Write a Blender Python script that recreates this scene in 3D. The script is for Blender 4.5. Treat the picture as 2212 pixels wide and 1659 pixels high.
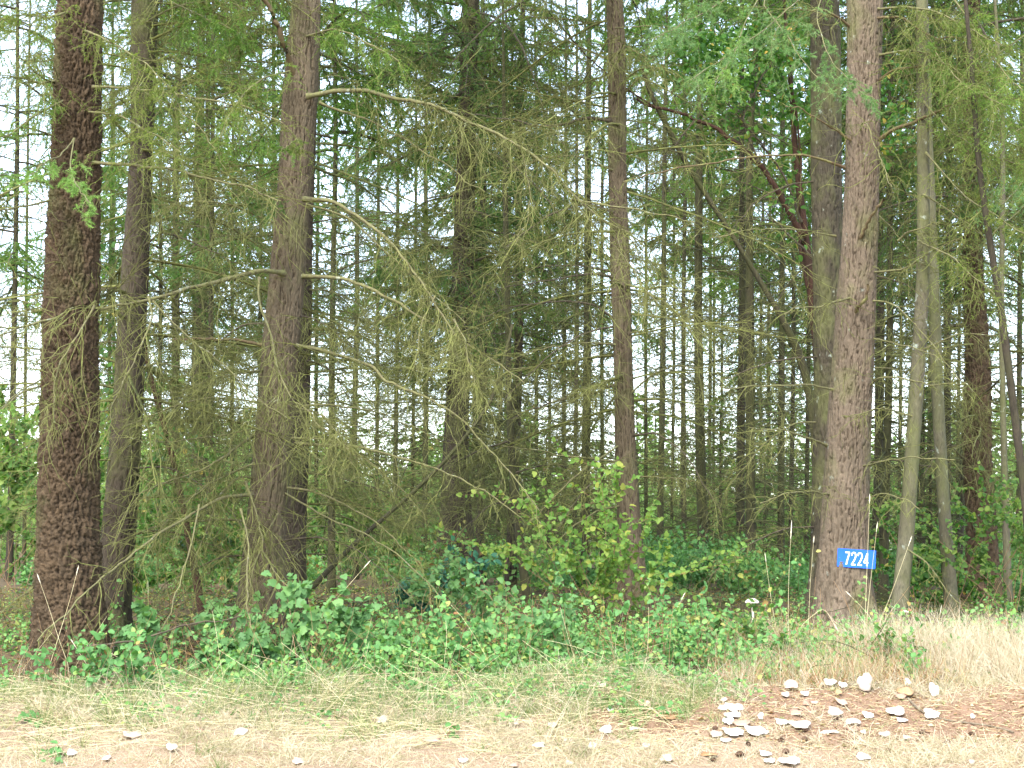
import bpy, math, random
import numpy as np
from mathutils import Vector, Matrix

for o in list(bpy.data.objects):
    bpy.data.objects.remove(o)
SC = bpy.context.scene
COL = SC.collection
rad = math.radians
random.seed(7)
rng = np.random.default_rng(7)

# ---------------------------------------------------------------- camera, sky, sun, exposure
F = 3771.0                      # focal length in units of a 2212 px wide picture
EYE = 1.6
PITCH = math.atan((1188 - 829.5) / F)
cam = bpy.data.cameras.new('camera')
camo = bpy.data.objects.new('camera', cam)
COL.objects.link(camo)
camo.location = (0, 0, EYE)
camo.rotation_euler = (rad(90) + PITCH, 0, 0)
cam.sensor_width = 36.0
cam.lens = 36.0 * F / 2212.0
cam.clip_start = 0.1
cam.clip_end = 3000
cam.dof.use_dof = True
cam.dof.focus_distance = 19.0
cam.dof.aperture_fstop = 11
SC.camera = camo

world = bpy.data.worlds.new("World")
SC.world = world
world.use_nodes = True
wn, wl = world.node_tree.nodes, world.node_tree.links
wn.clear()
wo = wn.new('ShaderNodeOutputWorld'); bg = wn.new('ShaderNodeBackground')
sky = wn.new('ShaderNodeTexSky')
sky.sky_type = 'NISHITA'; sky.sun_disc = False
SUN_EL, SUN_ROT = 52.0, 200.0
sky.sun_elevation = rad(SUN_EL); sky.sun_rotation = rad(SUN_ROT)
sky.air_density = 1.0; sky.dust_density = 1.5; sky.ozone_density = 1.0
hsv = wn.new('ShaderNodeHueSaturation'); hsv.inputs['Saturation'].default_value = 0.72
wl.new(sky.outputs[0], hsv.inputs['Color']); wl.new(hsv.outputs[0], bg.inputs[0])
bg.inputs[1].default_value = 0.15
wl.new(bg.outputs[0], wo.inputs[0])
sl = bpy.data.lights.new('sun', 'SUN'); so = bpy.data.objects.new('sun', sl); COL.objects.link(so)
sl.energy = 1.0; sl.angle = rad(14); sl.color = (1.0, 0.97, 0.93)
az = rad(SUN_ROT)
sd = Vector((math.sin(az) * math.cos(rad(SUN_EL)), math.cos(az) * math.cos(rad(SUN_EL)), math.sin(rad(SUN_EL))))
so.rotation_euler = sd.to_track_quat('Z', 'Y').to_euler()
so.location = (0, 0, 40)
vs = SC.view_settings
SC.display_settings.display_device = 'sRGB'
vs.view_transform = 'Standard'; vs.look = 'None'; vs.gamma = 1.0; vs.use_curve_mapping = False
vs.exposure = 2.6
SC.cycles.max_bounces = 7; SC.cycles.diffuse_bounces = 4; SC.cycles.transmission_bounces = 3
SC.cycles.glossy_bounces = 2; SC.cycles.transparent_max_bounces = 4
SC.cycles.use_denoising = True

CP, SP = math.cos(PITCH), math.sin(PITCH)
def ray(u, v):
    x = (u - 1106.0) / F; y = (829.5 - v) / F
    return np.array([x, CP - y * SP, SP + y * CP])
def P(u, v, d):                 # the point seen at picture position (u, v) and at distance d
    r = ray(u, v)
    return np.array([0, 0, EYE]) + r * (d / r[1])
def hgt(x, y):
    x = np.asarray(x, float); y = np.asarray(y, float)
    b = np.interp(y, [-20, 11.4, 12.2, 13, 14, 15.5, 18, 22, 30, 60, 140, 400],
                  [0, 0, .08, .28, .50, .62, .78, .86, .93, 1.0, 1.1, 1.3])
    b = b - 0.22 * np.exp(-((x + 4.0) / 1.8) ** 2 - ((y - 15.2) / 1.0) ** 2)
    b = b + 0.035 * np.sin(x * 1.7 + y * .9) + 0.025 * np.sin(x * 3.1 - y * 2.3 + 1) + 0.015 * np.sin(x * 7.3 + 2) * np.sin(y * 6.1)
    return b
def G(u, v):                    # the ground point seen at (u, v)
    r = ray(u, v); lo, hi = 8.0, 90.0
    for _ in range(50):
        m = (lo + hi) / 2; p = np.array([0, 0, EYE]) + r * (m / r[1])
        if p[2] > hgt(p[0], p[1]): lo = m
        else: hi = m
    return np.array([0, 0, EYE]) + r * (lo / r[1])

# ---------------------------------------------------------------- mesh helpers
def mk_mesh(name, V, faces, mats=(), smooth=False, attrs=None):
    """faces: list of int arrays (n, k)"""
    me = bpy.data.meshes.new(name)
    V = np.ascontiguousarray(V, dtype=np.float32)
    me.vertices.add(len(V)); me.vertices.foreach_set('co', V.ravel())
    faces = [np.asarray(f, dtype=np.int32) for f in faces if len(f)]
    loops = np.concatenate([f.ravel() for f in faces])
    tot = np.concatenate([np.full(len(f), f.shape[1], np.int32) for f in faces])
    st = np.concatenate([[0], np.cumsum(tot)[:-1]]).astype(np.int32)
    me.loops.add(len(loops)); me.loops.foreach_set('vertex_index', loops)
    me.polygons.add(len(tot)); me.polygons.foreach_set('loop_start', st); me.polygons.foreach_set('loop_total', tot)
    if smooth: me.polygons.foreach_set('use_smooth', np.ones(len(tot), dtype=bool))
    for k, a in (attrs or {}).items():
        at = me.attributes.new(k, 'FLOAT', 'POINT'); at.data.foreach_set('value', np.ascontiguousarray(a, dtype=np.float32))
    me.update(calc_edges=True)
    for m in mats: me.materials.append(m)
    return me
def obj(name, me, parent=None, kind=None, loc=None):
    o = bpy.data.objects.new(name, me); COL.objects.link(o)
    if parent is not None: o.parent = parent
    if kind: o['kind'] = kind
    if loc is not None: o.location = loc
    return o
def thing(name, label, cat, loc=(0, 0, 0), group=None, me=None):
    o = bpy.data.objects.new(name, me); COL.objects.link(o); o.location = tuple(loc)
    o['label'] = label; o['category'] = cat
    if group: o['group'] = group
    return o
class Acc:
    def __init__(s): s.V = []; s.F = {}; s.A = []; s.n = 0
    def add(s, V, Fs, a=None):
        V = np.asarray(V).reshape(-1, 3)
        for f in Fs:
            f = np.asarray(f)
            if len(f): s.F.setdefault(f.shape[1], []).append(f + s.n)
        s.V.append(V); s.A.append(np.full(len(V), .5) if a is None else np.broadcast_to(np.asarray(a, float), (len(V),)))
        s.n += len(V)
    def mesh(s, name, mats, smooth=False, shift=None):
        V = np.concatenate(s.V)
        if shift is not None: V = V - np.asarray(shift)
        return mk_mesh(name, V, [np.concatenate(f) for f in s.F.values()], mats, smooth, {'rnd': np.concatenate(s.A)})
def unit(a): return a / (np.linalg.norm(a, axis=-1, keepdims=True) + 1e-9)
def tubes(acc, Pt, R, sides=3, a=None):
    """Pt (N,K,3), R (N,K)"""
    N, K, _ = Pt.shape
    T = unit(np.gradient(Pt, axis=1))
    ref = np.array([.31, .52, -.79])
    U = unit(np.cross(T, ref)); W = np.cross(T, U)
    th = np.arange(sides) * 2 * np.pi / sides
    V = Pt[:, :, None, :] + R[:, :, None, None] * (np.cos(th)[None, None, :, None] * U[:, :, None, :] + np.sin(th)[None, None, :, None] * W[:, :, None, :])
    idx = np.arange(N * K * sides).reshape(N, K, sides)
    A0 = idx[:, :-1]; B0 = idx[:, 1:]
    q = np.stack([A0, np.roll(A0, -1, 2), np.roll(B0, -1, 2), B0], -1).reshape(-1, 4)
    av = None if a is None else np.repeat(a, K * sides)
    acc.add(V, [q], av)
def grow(S, D, L, K, droop=0.0, wig=0.1):
    N = len(S); out = np.zeros((N, K, 3)); out[:, 0] = S; d = unit(D); L = np.broadcast_to(L, (N,))
    for k in range(1, K):
        d = unit(d + rng.normal(0, wig, (N, 3)) + np.array([0, 0, -1.0]) * (droop if np.isscalar(droop) else droop[:, None]))
        out[:, k] = out[:, k - 1] + d * (L / (K - 1))[:, None]
    return out
def sample(Pt, M, t0=0.1, t1=1.0, rand=True):
    """M points on each polyline; gives positions, tangents, t, parent index"""
    N, K, _ = Pt.shape
    t = (np.arange(M) + (rng.random((N, M)) if rand else .5)) / M
    t = t0 + (t1 - t0) * t
    s = t * (K - 1); i = np.clip(s.astype(int), 0, K - 2); f = (s - i)[..., None]
    n = np.arange(N)[:, None]
    a = Pt[n, i]; b = Pt[n, i + 1]
    return (a + (b - a) * f).reshape(-1, 3), unit(b - a).reshape(-1, 3), t.ravel(), np.repeat(np.arange(N), M)
def leaflets(acc, S, D, L, W, a, bend=0.0):
    """narrow needle blades, one triangle each"""
    side = unit(np.cross(D, rng.normal(0, 1, S.shape)))
    V = np.stack([S - side * W[:, None] / 2, S + side * W[:, None] / 2, S + D * L[:, None] + np.array([0, 0, -1]) * (bend * L)[:, None]], 1)
    acc.add(V, [np.arange(len(S) * 3).reshape(-1, 3)], np.repeat(a, 3))
def needles(acc, Pt, M, L, W, tone=None, spread=.9, bend=.15):
    S, T, t, i = sample(Pt, M, 0.08, 1.0)
    D = unit(T * .6 + rng.normal(0, 1, T.shape) * spread * np.array([1, 1, .55]))
    n = len(S)
    a = rng.random(n) * .5 + (rng.random(len(Pt)) if tone is None else tone)[i] * .5
    leaflets(acc, S, D, L * rng.uniform(.6, 1.2, n), W * rng.uniform(.7, 1.2, n), a, bend)

# ---------------------------------------------------------------- materials
def new_mat(name):
    m = bpy.data.materials.new(name); m.use_nodes = True
    n, l = m.node_tree.nodes, m.node_tree.links
    n.clear(); out = n.new('ShaderNodeOutputMaterial')
    return m, n, l, out
def ramp(n, stops):
    r = n.new('ShaderNodeValToRGB'); e = r.color_ramp.elements
    while len(e) < len(stops): e.new(.5)
    for k, (p, c) in enumerate(stops): e[k].position = p; e[k].color = (*c, 1)
    return r
def noise(n, l, scale, detail=4, vec=None, rough=.6):
    t = n.new('ShaderNodeTexNoise'); t.inputs['Scale'].default_value = scale; t.inputs['Detail'].default_value = detail
    t.inputs['Roughness'].default_value = rough
    if vec is not None: l.new(vec, t.inputs['Vector'])
    return t
def coords(n, l, scale=(1, 1, 1), kind='Object'):
    c = n.new('ShaderNodeTexCoord'); m = n.new('ShaderNodeMapping'); m.inputs['Scale'].default_value = scale
    l.new(c.outputs[kind], m.inputs['Vector']); return m.outputs[0]
def mix(n, l, fac, a, b, mode='MIX'):
    m = n.new('ShaderNodeMix'); m.data_type = 'RGBA'; m.blend_type = mode
    for v, s in ((fac, m.inputs[0]), (a, m.inputs[6]), (b, m.inputs[7])):
        if isinstance(v, (int, float)): s.default_value = v
        elif isinstance(v, tuple): s.default_value = (*v, 1)
        else: l.new(v, s)
    return m.outputs[2]
def leafy(name, stops, trans=.35, patch=None, rough=.6, obj_var=.0):
    """leaf surface: colour runs over the per-leaf attribute, light comes through"""
    m, n, l, out = new_mat(name)
    at = n.new('ShaderNodeAttribute'); at.attribute_name = 'rnd'
    fac = at.outputs['Fac']
    if obj_var:
        oi = n.new('ShaderNodeObjectInfo'); mm = n.new('ShaderNodeMath'); mm.operation = 'MULTIPLY_ADD'
        mm.inputs[1].default_value = obj_var; l.new(oi.outputs['Random'], mm.inputs[0])
        sc = n.new('ShaderNodeMath'); sc.operation = 'MULTIPLY'; sc.inputs[1].default_value = 1 - obj_var; l.new(fac, sc.inputs[0])
        l.new(sc.outputs[0], mm.inputs[2]); fac = mm.outputs[0]
    r = ramp(n, stops); l.new(fac, r.inputs[0]); c = r.outputs[0]
    if patch:
        no = noise(n, l, patch[0], 3, coords(n, l)); rr = ramp(n, [(patch[2], (0, 0, 0)), (patch[3], (1, 1, 1))]); l.new(no.outputs[0], rr.inputs[0])
        c = mix(n, l, rr.outputs[0], c, patch[1])
    d = n.new('ShaderNodeBsdfPrincipled'); d.inputs['Roughness'].default_value = rough; d.inputs['Specular IOR Level'].default_value = .25
    t = n.new('ShaderNodeBsdfTranslucent'); l.new(c, d.inputs['Base Color'])
    tc = mix(n, l, 1.0, c, (1.15, 1.25, .6), 'MULTIPLY'); l.new(tc, t.inputs['Color'])
    mx = n.new('ShaderNodeMixShader'); mx.inputs[0].default_value = trans
    l.new(d.outputs[0], mx.inputs[1]); l.new(t.outputs[0], mx.inputs[2]); l.new(mx.outputs[0], out.inputs[0])
    return m
def bark_mat(name, plate, plate2, fis, moss=.25, mosscol=(.12, .13, .045), lichen=.0, zs=.3, bump=.6):
    m, n, l, out = new_mat(name)
    v = coords(n, l, (1, 1, zs))
    big = noise(n, l, 6, 4, v); fine = noise(n, l, 70, 5, v, .7)
    rb = ramp(n, [(.35, (0, 0, 0)), (.65, (1, 1, 1))]); l.new(big.outputs[0], rb.inputs[0])
    c = mix(n, l, rb.outputs[0], plate, plate2)
    rf = ramp(n, [(.3, (.62, .62, .62)), (.7, (1.25, 1.22, 1.18))]); l.new(fine.outputs[0], rf.inputs[0])
    c = mix(n, l, 1.0, c, rf.outputs[0], 'MULTIPLY')
    at = n.new('ShaderNodeAttribute'); at.attribute_name = 'rnd'
    ra = ramp(n, [(.02, (.12, .12, .12)), (.55, (1, 1, 1))]); l.new(at.outputs['Fac'], ra.inputs[0])
    c = mix(n, l, ra.outputs[0], fis, c)
    mn = noise(n, l, 2.3, 6, coords(n, l, (1, 1, .6))); rm = ramp(n, [(.62 - moss * .5, (0, 0, 0)), (.82 - moss * .4, (.75, .75, .75))]); l.new(mn.outputs[0], rm.inputs[0])
    c = mix(n, l, rm.outputs[0], c, mosscol)
    if lichen:
        ln = noise(n, l, 9, 6, coords(n, l, (1, 1, .7))); rl = ramp(n, [(.66 - lichen * .2, (0, 0, 0)), (.74 - lichen * .2, (.8, .8, .8))]); l.new(ln.outputs[0], rl.inputs[0])
        c = mix(n, l, rl.outputs[0], c, (.33, .37, .30))
    b = n.new('ShaderNodeBsdfPrincipled'); b.inputs['Roughness'].default_value = .9; b.inputs['Specular IOR Level'].default_value = .15
    l.new(c, b.inputs['Base Color'])
    bp = n.new('ShaderNodeBump'); bp.inputs['Strength'].default_value = bump; bp.inputs['Distance'].default_value = .02
    l.new(fine.outputs[0], bp.inputs['Height']); l.new(bp.outputs[0], b.inputs['Normal'])
    l.new(b.outputs[0], out.inputs[0])
    return m
def plain(name, c1, c2, scale=20, rough=.85, lo=.35, hi=.65, extra=None, bump=.3):
    m, n, l, out = new_mat(name)
    no = noise(n, l, scale, 5, coords(n, l)); r = ramp(n, [(lo, c1), (hi, c2)]); l.new(no.outputs[0], r.inputs[0]); c = r.outputs[0]
    if extra:
        e = noise(n, l, extra[0], 5, coords(n, l)); re = ramp(n, [(extra[2], (0, 0, 0)), (extra[3], (1, 1, 1))]); l.new(e.outputs[0], re.inputs[0])
        c = mix(n, l, re.outputs[0], c, extra[1])
    b = n.new('ShaderNodeBsdfPrincipled'); b.inputs['Roughness'].default_value = rough; b.inputs['Specular IOR Level'].default_value = .2
    l.new(c, b.inputs['Base Color'])
    if bump:
        bp = n.new('ShaderNodeBump'); bp.inputs['Strength'].default_value = bump; bp.inputs['Distance'].default_value = .01
        l.new(no.outputs[0], bp.inputs['Height']); l.new(bp.outputs[0], b.inputs['Normal'])
    l.new(b.outputs[0], out.inputs[0]); return m

M = {}
M['shaggy'] = bark_mat('shaggy_bark', (.108, .074, .043), (.074, .053, .032), (.020, .014, .009), .16, bump=1.0, zs=.8)
M['plated'] = bark_mat('plated_bark', (.125, .098, .064), (.092, .073, .046), (.022, .014, .009), .22, lichen=0)
M['plated_light'] = bark_mat('plated_pinkish_bark', (.155, .120, .085), (.115, .090, .062), (.026, .017, .011), .22, lichen=.01)
M['furrowed'] = bark_mat('furrowed_grey_bark', (.075, .060, .042), (.05, .040, .028), (.024, .018, .013), .25)
M['greyish'] = bark_mat('grey_ridged_bark', (.075, .064, .043), (.048, .041, .028), (.014, .011, .008), .34, lichen=.1)
M['smooth'] = bark_mat('smooth_pale_bark', (.13, .118, .08), (.088, .08, .05), (.04, .035, .024), .42, (.10, .11, .035), lichen=.1)
M['mossy'] = bark_mat('mossy_thin_bark', (.068, .060, .036), (.046, .042, .025), (.02, .018, .012), .45, (.060, .066, .021))
M['dark'] = bark_mat('dark_thin_bark', (.055, .045, .031), (.038, .032, .022), (.018, .015, .011), .3, (.05, .055, .02))
M['red'] = bark_mat('red_peeling_bark', (.068, .034, .023), (.045, .028, .019), (.028, .018, .012), .08, bump=.2)
M['limb'] = plain('mossy_limb', (.095, .082, .046), (.15, .148, .056), 25, extra=(12, (.30, .33, .24), .62, .74))
M['limb_brown'] = plain('brown_limb', (.09, .06, .034), (.11, .085, .04), 20, extra=(8, (.17, .17, .06), .5, .66))
M['limb_dark'] = plain('dark_limb', (.045, .035, .025), (.09, .075, .045), 20)
M['twig'] = plain('mossy_twig', (.085, .08, .032), (.165, .178, .048), 9, extra=(5, (.30, .32, .21), .64, .78), bump=0)
M['twig_far'] = plain('far_twig', (.05, .048, .024), (.10, .11, .038), 3, bump=0)
M['needle'] = leafy('fir_needles', [(0, (.065, .13, .032)), (.5, (.14, .245, .052)), (1, (.28, .39, .085))], .58, patch=(1.2, (.15, .17, .04), .56, .70), obj_var=.35)
M['needle_olive'] = leafy('fir_needles_olive', [(0, (.08, .115, .028)), (.5, (.15, .20, .044)), (1, (.25, .30, .07))], .58)
M['needle_dark'] = leafy('fir_needles_dark', [(0, (.042, .095, .028)), (.6, (.09, .175, .042)), (1, (.18, .26, .06))], .52)
M['needle_fresh'] = leafy('fir_needles_fresh', [(0, (.11, .20, .05)), (.6, (.19, .33, .08)), (1, (.32, .46, .12))], .4)
M['needle_blue'] = leafy('fir_needles_bluish', [(0, (.08, .16, .06)), (.6, (.15, .27, .095)), (1, (.26, .38, .13))], .4)
M['leaf_green'] = leafy('lobed_leaf', [(0, (.08, .17, .06)), (.5, (.13, .26, .085)), (1, (.20, .34, .10))], .4, obj_var=.6)
M['bramble'] = leafy('bramble_leaf', [(0, (.055, .135, .04)), (.4, (.105, .245, .07)), (.8, (.18, .33, .085)), (.91, (.30, .30, .08)), (1, (.24, .12, .05))], .32)
M['maple'] = leafy('yellowing_leaf', [(0, (.07, .16, .03)), (.35, (.14, .26, .05)), (.65, (.28, .34, .07)), (.9, (.42, .36, .08)), (1, (.28, .12, .05))], .45, obj_var=.7)
M['teal'] = leafy('bluish_leaf', [(0, (.025, .10, .06)), (.6, (.05, .17, .09)), (1, (.08, .22, .11))], .25)
M['madrone_leaf'] = leafy('broad_glossy_leaf', [(0, (.035, .10, .018)), (.6, (.07, .18, .028)), (.93, (.12, .24, .04)), (1, (.5, .35, .08))], .4, rough=.4)
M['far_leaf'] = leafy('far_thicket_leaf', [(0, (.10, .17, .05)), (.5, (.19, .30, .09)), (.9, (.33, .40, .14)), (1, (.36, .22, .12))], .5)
M['rowan_leaf'] = leafy('light_green_leaf', [(0, (.05, .11, .026)), (.5, (.10, .20, .042)), (1, (.24, .32, .075))], .5)
M['grass'] = leafy('dry_grass', [(0, (.13, .19, .07)), (.15, (.22, .25, .11)), (.3, (.36, .30, .19)), (.8, (.56, .48, .36)), (1, (.30, .19, .12))], .25)
M['greengrass'] = leafy('green_grass', [(0, (.07, .13, .035)), (.5, (.15, .21, .07)), (1, (.40, .37, .18))], .3)
M['weed'] = leafy('brown_weed', [(0, (.24, .13, .06)), (.5, (.36, .22, .11)), (.8, (.45, .36, .2)), (1, (.2, .26, .08))], .2)
M['stalk'] = plain('dry_stalk', (.50, .42, .22), (.68, .60, .36), 10, bump=0)
M['seed'] = plain('seed_head_straw', (.62, .54, .36), (.80, .74, .58), 60, bump=0)
M['stem_brown'] = plain('brown_stem', (.16, .085, .05), (.26, .17, .09), 15, bump=0)
M['white_leaf'] = plain('bleached_leaf', (.52, .46, .40), (.74, .71, .66), 14, extra=(40, (.40, .31, .24), .55, .68))
M['pink_leaf'] = plain('pinkish_dry_leaf', (.36, .24, .18), (.55, .42, .33), 14)
M['tan_leaf'] = plain('brown_dry_leaf', (.26, .15, .07), (.40, .26, .14), 14)
M['cone'] = plain('cone_scales', (.055, .032, .02), (.15, .09, .055), 60)
M['stick'] = plain('fallen_stick', (.10, .075, .05), (.20, .17, .11), 15)
M['fungus'] = plain('pale_fungus', (.55, .47, .36), (.78, .72, .62), 30)

# ---------------------------------------------------------------- ground
def dirtmask(x, y):             # 1 on the bare reddish dirt at the right of the verge
    e = ((x - 2.4) / 2.5) ** 2 + ((y - 13.45) / .70) ** 2
    e = e + .22 * np.sin(x * 4.1 + 1) + .2 * np.sin(x * 2.3 + y * 5)
    return np.clip(1.5 - e, 0, 1)
def build_ground():
    xs = np.concatenate([-np.geomspace(400, 9, 22), np.arange(-8.9, 8.9, .07), np.geomspace(9, 400, 22)])
    ys = np.concatenate([np.linspace(-30, 11, 12), np.arange(11.2, 19, .05), np.arange(19, 30, .4), np.geomspace(30, 600, 30)])
    X, Y = np.meshgrid(xs, ys)
    Z = hgt(X, Y)
    near = (Y > 11) & (Y < 19) & (abs(X) < 9)
    Z = Z + near * (rng.normal(0, .006, Z.shape) + .01 * np.sin(X * 23) * np.sin(Y * 31 + X * 5))
    V = np.stack([X, Y, Z], -1).reshape(-1, 3)
    idx = np.arange(V.shape[0]).reshape(X.shape)
    q = np.stack([idx[:-1, :-1], idx[:-1, 1:], idx[1:, 1:], idx[1:, :-1]], -1).reshape(-1, 4)
    m, n, l, out = new_mat('forest_and_verge_ground')
    at = n.new('ShaderNodeAttribute'); at.attribute_name = 'verge'
    ad = n.new('ShaderNodeAttribute'); ad.attribute_name = 'dirt'
    a0 = noise(n, l, 9, 8, coords(n, l), .75); a1 = noise(n, l, 60, 6, coords(n, l), .8); a2 = noise(n, l, 1.3, 3, coords(n, l))
    duff = ramp(n, [(.3, (.045, .032, .018)), (.55, (.11, .08, .045)), (.75, (.10, .12, .04))]); l.new(a0.outputs[0], duff.inputs[0])
    straw = ramp(n, [(.25, (.10, .065, .035)), (.45, (.22, .155, .095)), (.75, (.42, .34, .24))]); l.new(a1.outputs[0], straw.inputs[0])
    dirt = ramp(n, [(.25, (.075, .046, .030)), (.45, (.21, .142, .095)), (.6, (.31, .22, .15)), (.8, (.46, .37, .28))]); l.new(a1.outputs[0], dirt.inputs[0])
    d2 = ramp(n, [(.35, (.7, .62, .55)), (.7, (1.1, 1.05, 1))]); l.new(a0.outputs[0], d2.inputs[0])
    dc = mix(n, l, 1, dirt.outputs[0], d2.outputs[0], 'MULTIPLY')
    c = mix(n, l, at.outputs['Fac'], duff.outputs[0], straw.outputs[0])
    c = mix(n, l, ad.outputs['Fac'], c, dc)
    b = n.new('ShaderNodeBsdfPrincipled'); b.inputs['Roughness'].default_value = .95; b.inputs['Specular IOR Level'].default_value = .1
    l.new(c, b.inputs['Base Color'])
    bp = n.new('ShaderNodeBump'); bp.inputs['Strength'].default_value = .7; bp.inputs['Distance'].default_value = .02
    l.new(a1.outputs[0], bp.inputs['Height']); l.new(bp.outputs[0], b.inputs['Normal']); l.new(b.outputs[0], out.inputs[0])
    edge = 14.15 + .25 * np.sin(V[:, 0] * 1.3) + .12 * np.sin(V[:, 0] * 3.7) + np.clip(V[:, 0] - 2.5, 0, 3) * .35
    verge = np.clip((edge - V[:, 1]) / .35, 0, 1)
    me = mk_mesh('ground', V, [q], [m], True, {'verge': verge, 'dirt': dirtmask(V[:, 0], V[:, 1])})
    obj('ground', me, kind='structure')
build_ground()

# ---------------------------------------------------------------- trunks
def fissures(A, Z, circ, cw, ch, seed, thin=.16):
    r = np.random.default_rng(seed)
    nx = max(4, int(round(circ / cw)))
    X = A / (2 * np.pi) * nx; Y = Z / ch
    p = r.uniform(0, 6.28, 8)
    X = X + .30 * np.sin(Z * 7.1 + p[0] + 2 * np.sin(A * 2 + p[1])) + .17 * np.sin(Z * 19 + p[2] + 3 * np.sin(A * 3 + p[3])) + .10 * np.sin(Z * 41 + p[4] + 5 * np.sin(A * 5))
    Y = Y + .9 * np.sin(np.floor(X) * 12.9898 + p[5]) + .25 * np.sin(A * nx * 1.7 + p[6] + Z * 3)
    ny = 97
    J = r.random((nx, ny, 2))
    X0 = A / (2 * np.pi) * nx + (X - A / (2 * np.pi) * nx)
    ix, iy = np.floor(X0).astype(int), np.floor(Y).astype(int)
    F1 = np.full(X.shape, 9.); F2 = np.full(X.shape, 9.); id1 = np.zeros(X.shape)
    for dx in (-1, 0, 1):
        for dy in (-1, 0, 1):
            a, b = ix + dx, iy + dy
            j = J[a % nx, b % ny]
            d = np.hypot(a + .1 + .8 * j[..., 0] - X0, b + .1 + .8 * j[..., 1] - Y)
            s = d < F1
            F2 = np.where(s, F1, np.minimum(F2, d)); id1 = np.where(s, j[..., 0], id1); F1 = np.where(s, d, F1)
    return np.clip((F2 - F1) / thin, 0, 1), id1
BARK = {  # cell width, cell height, depth, along, around
    'shaggy': (.055, .13, .030, 520, 120), 'plated': (.075, .75, .022, 480, 140), 'plated_light': (.070, .65, .026, 500, 150),
    'furrowed': (.05, .32, .016, 380, 84), 'greyish': (.050, .38, .022, 340, 96), 'smooth': (.04, .25, .004, 130, 24),
    'mossy': (.04, .2, .004, 90, 14), 'dark': (.05, .2, .006, 90, 14), 'red': (.06, .3, .006, 80, 16)}
def trunk_mesh(name, C, R, bark, ztop_detail, seed, flare=.35, base_z=None, hi=1.0):
    """C (n,3) centres sorted by height, R radii; fine rings up to ztop_detail, coarse above"""
    cw, ch, dep, na, nr = BARK[bark]; na = int(na * hi); nr = int(nr * max(hi, .6))
    z0, z1 = C[0, 2], C[-1, 2]
    zd = min(ztop_detail, z1)
    zz = np.linspace(z0, zd, na)
    if z1 > zd + .2: zz = np.concatenate([zz, np.linspace(zd, z1, 26)[1:]])
    cx = np.interp(zz, C[:, 2], C[:, 0]); cy = np.interp(zz, C[:, 2], C[:, 1]); rr = np.interp(zz, C[:, 2], R)
    k = np.ones(9) / 9
    def sm(a): return np.convolve(np.pad(a, 4, mode='edge'), k, 'valid')
    for _ in range(4): cx, cy, rr = sm(cx), sm(cy), sm(rr)
    th = np.linspace(0, 2 * np.pi, nr, endpoint=False)
    A, Z = np.meshgrid(th, zz)
    f, idc = fissures(A, Z, 2 * np.pi * rr[len(rr) // 3], cw, ch, seed, .40 if bark == 'shaggy' else .19)
    lump = .03 * np.sin(A * 2 + Z * 1.1 + seed) + .02 * np.sin(A * 3 - Z * 2.3) + .012 * np.sin(A * 7 + Z * 6)
    bz = z0 if base_z is None else base_z
    fl = flare * np.exp(-np.clip(Z - bz, 0, 9) / .42) * (1.15 + .45 * np.sin(A * 4 + seed) + .3 * np.sin(A * 7 + 2))
    rad_ = rr[:, None] * (1 + lump + fl) + dep * (f - .6) + dep * (.6 if bark == 'shaggy' else .15) * (idc - .5) + rng.normal(0, dep * (.22 if bark == 'shaggy' else .07), f.shape)
    V = np.stack([cx[:, None] + np.cos(A) * rad_, cy[:, None] + np.sin(A) * rad_, Z], -1)
    n0, n1 = V.shape[:2]
    idx = np.arange(n0 * n1).reshape(n0, n1)
    q = np.stack([idx[:-1], np.roll(idx[:-1], -1, 1), np.roll(idx[1:], -1, 1), idx[1:]], -1).reshape(-1, 4)
    col = np.clip(f * .85 + .15 * idc, 0, 1)
    return V.reshape(-1, 3), q, col.ravel()

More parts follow.
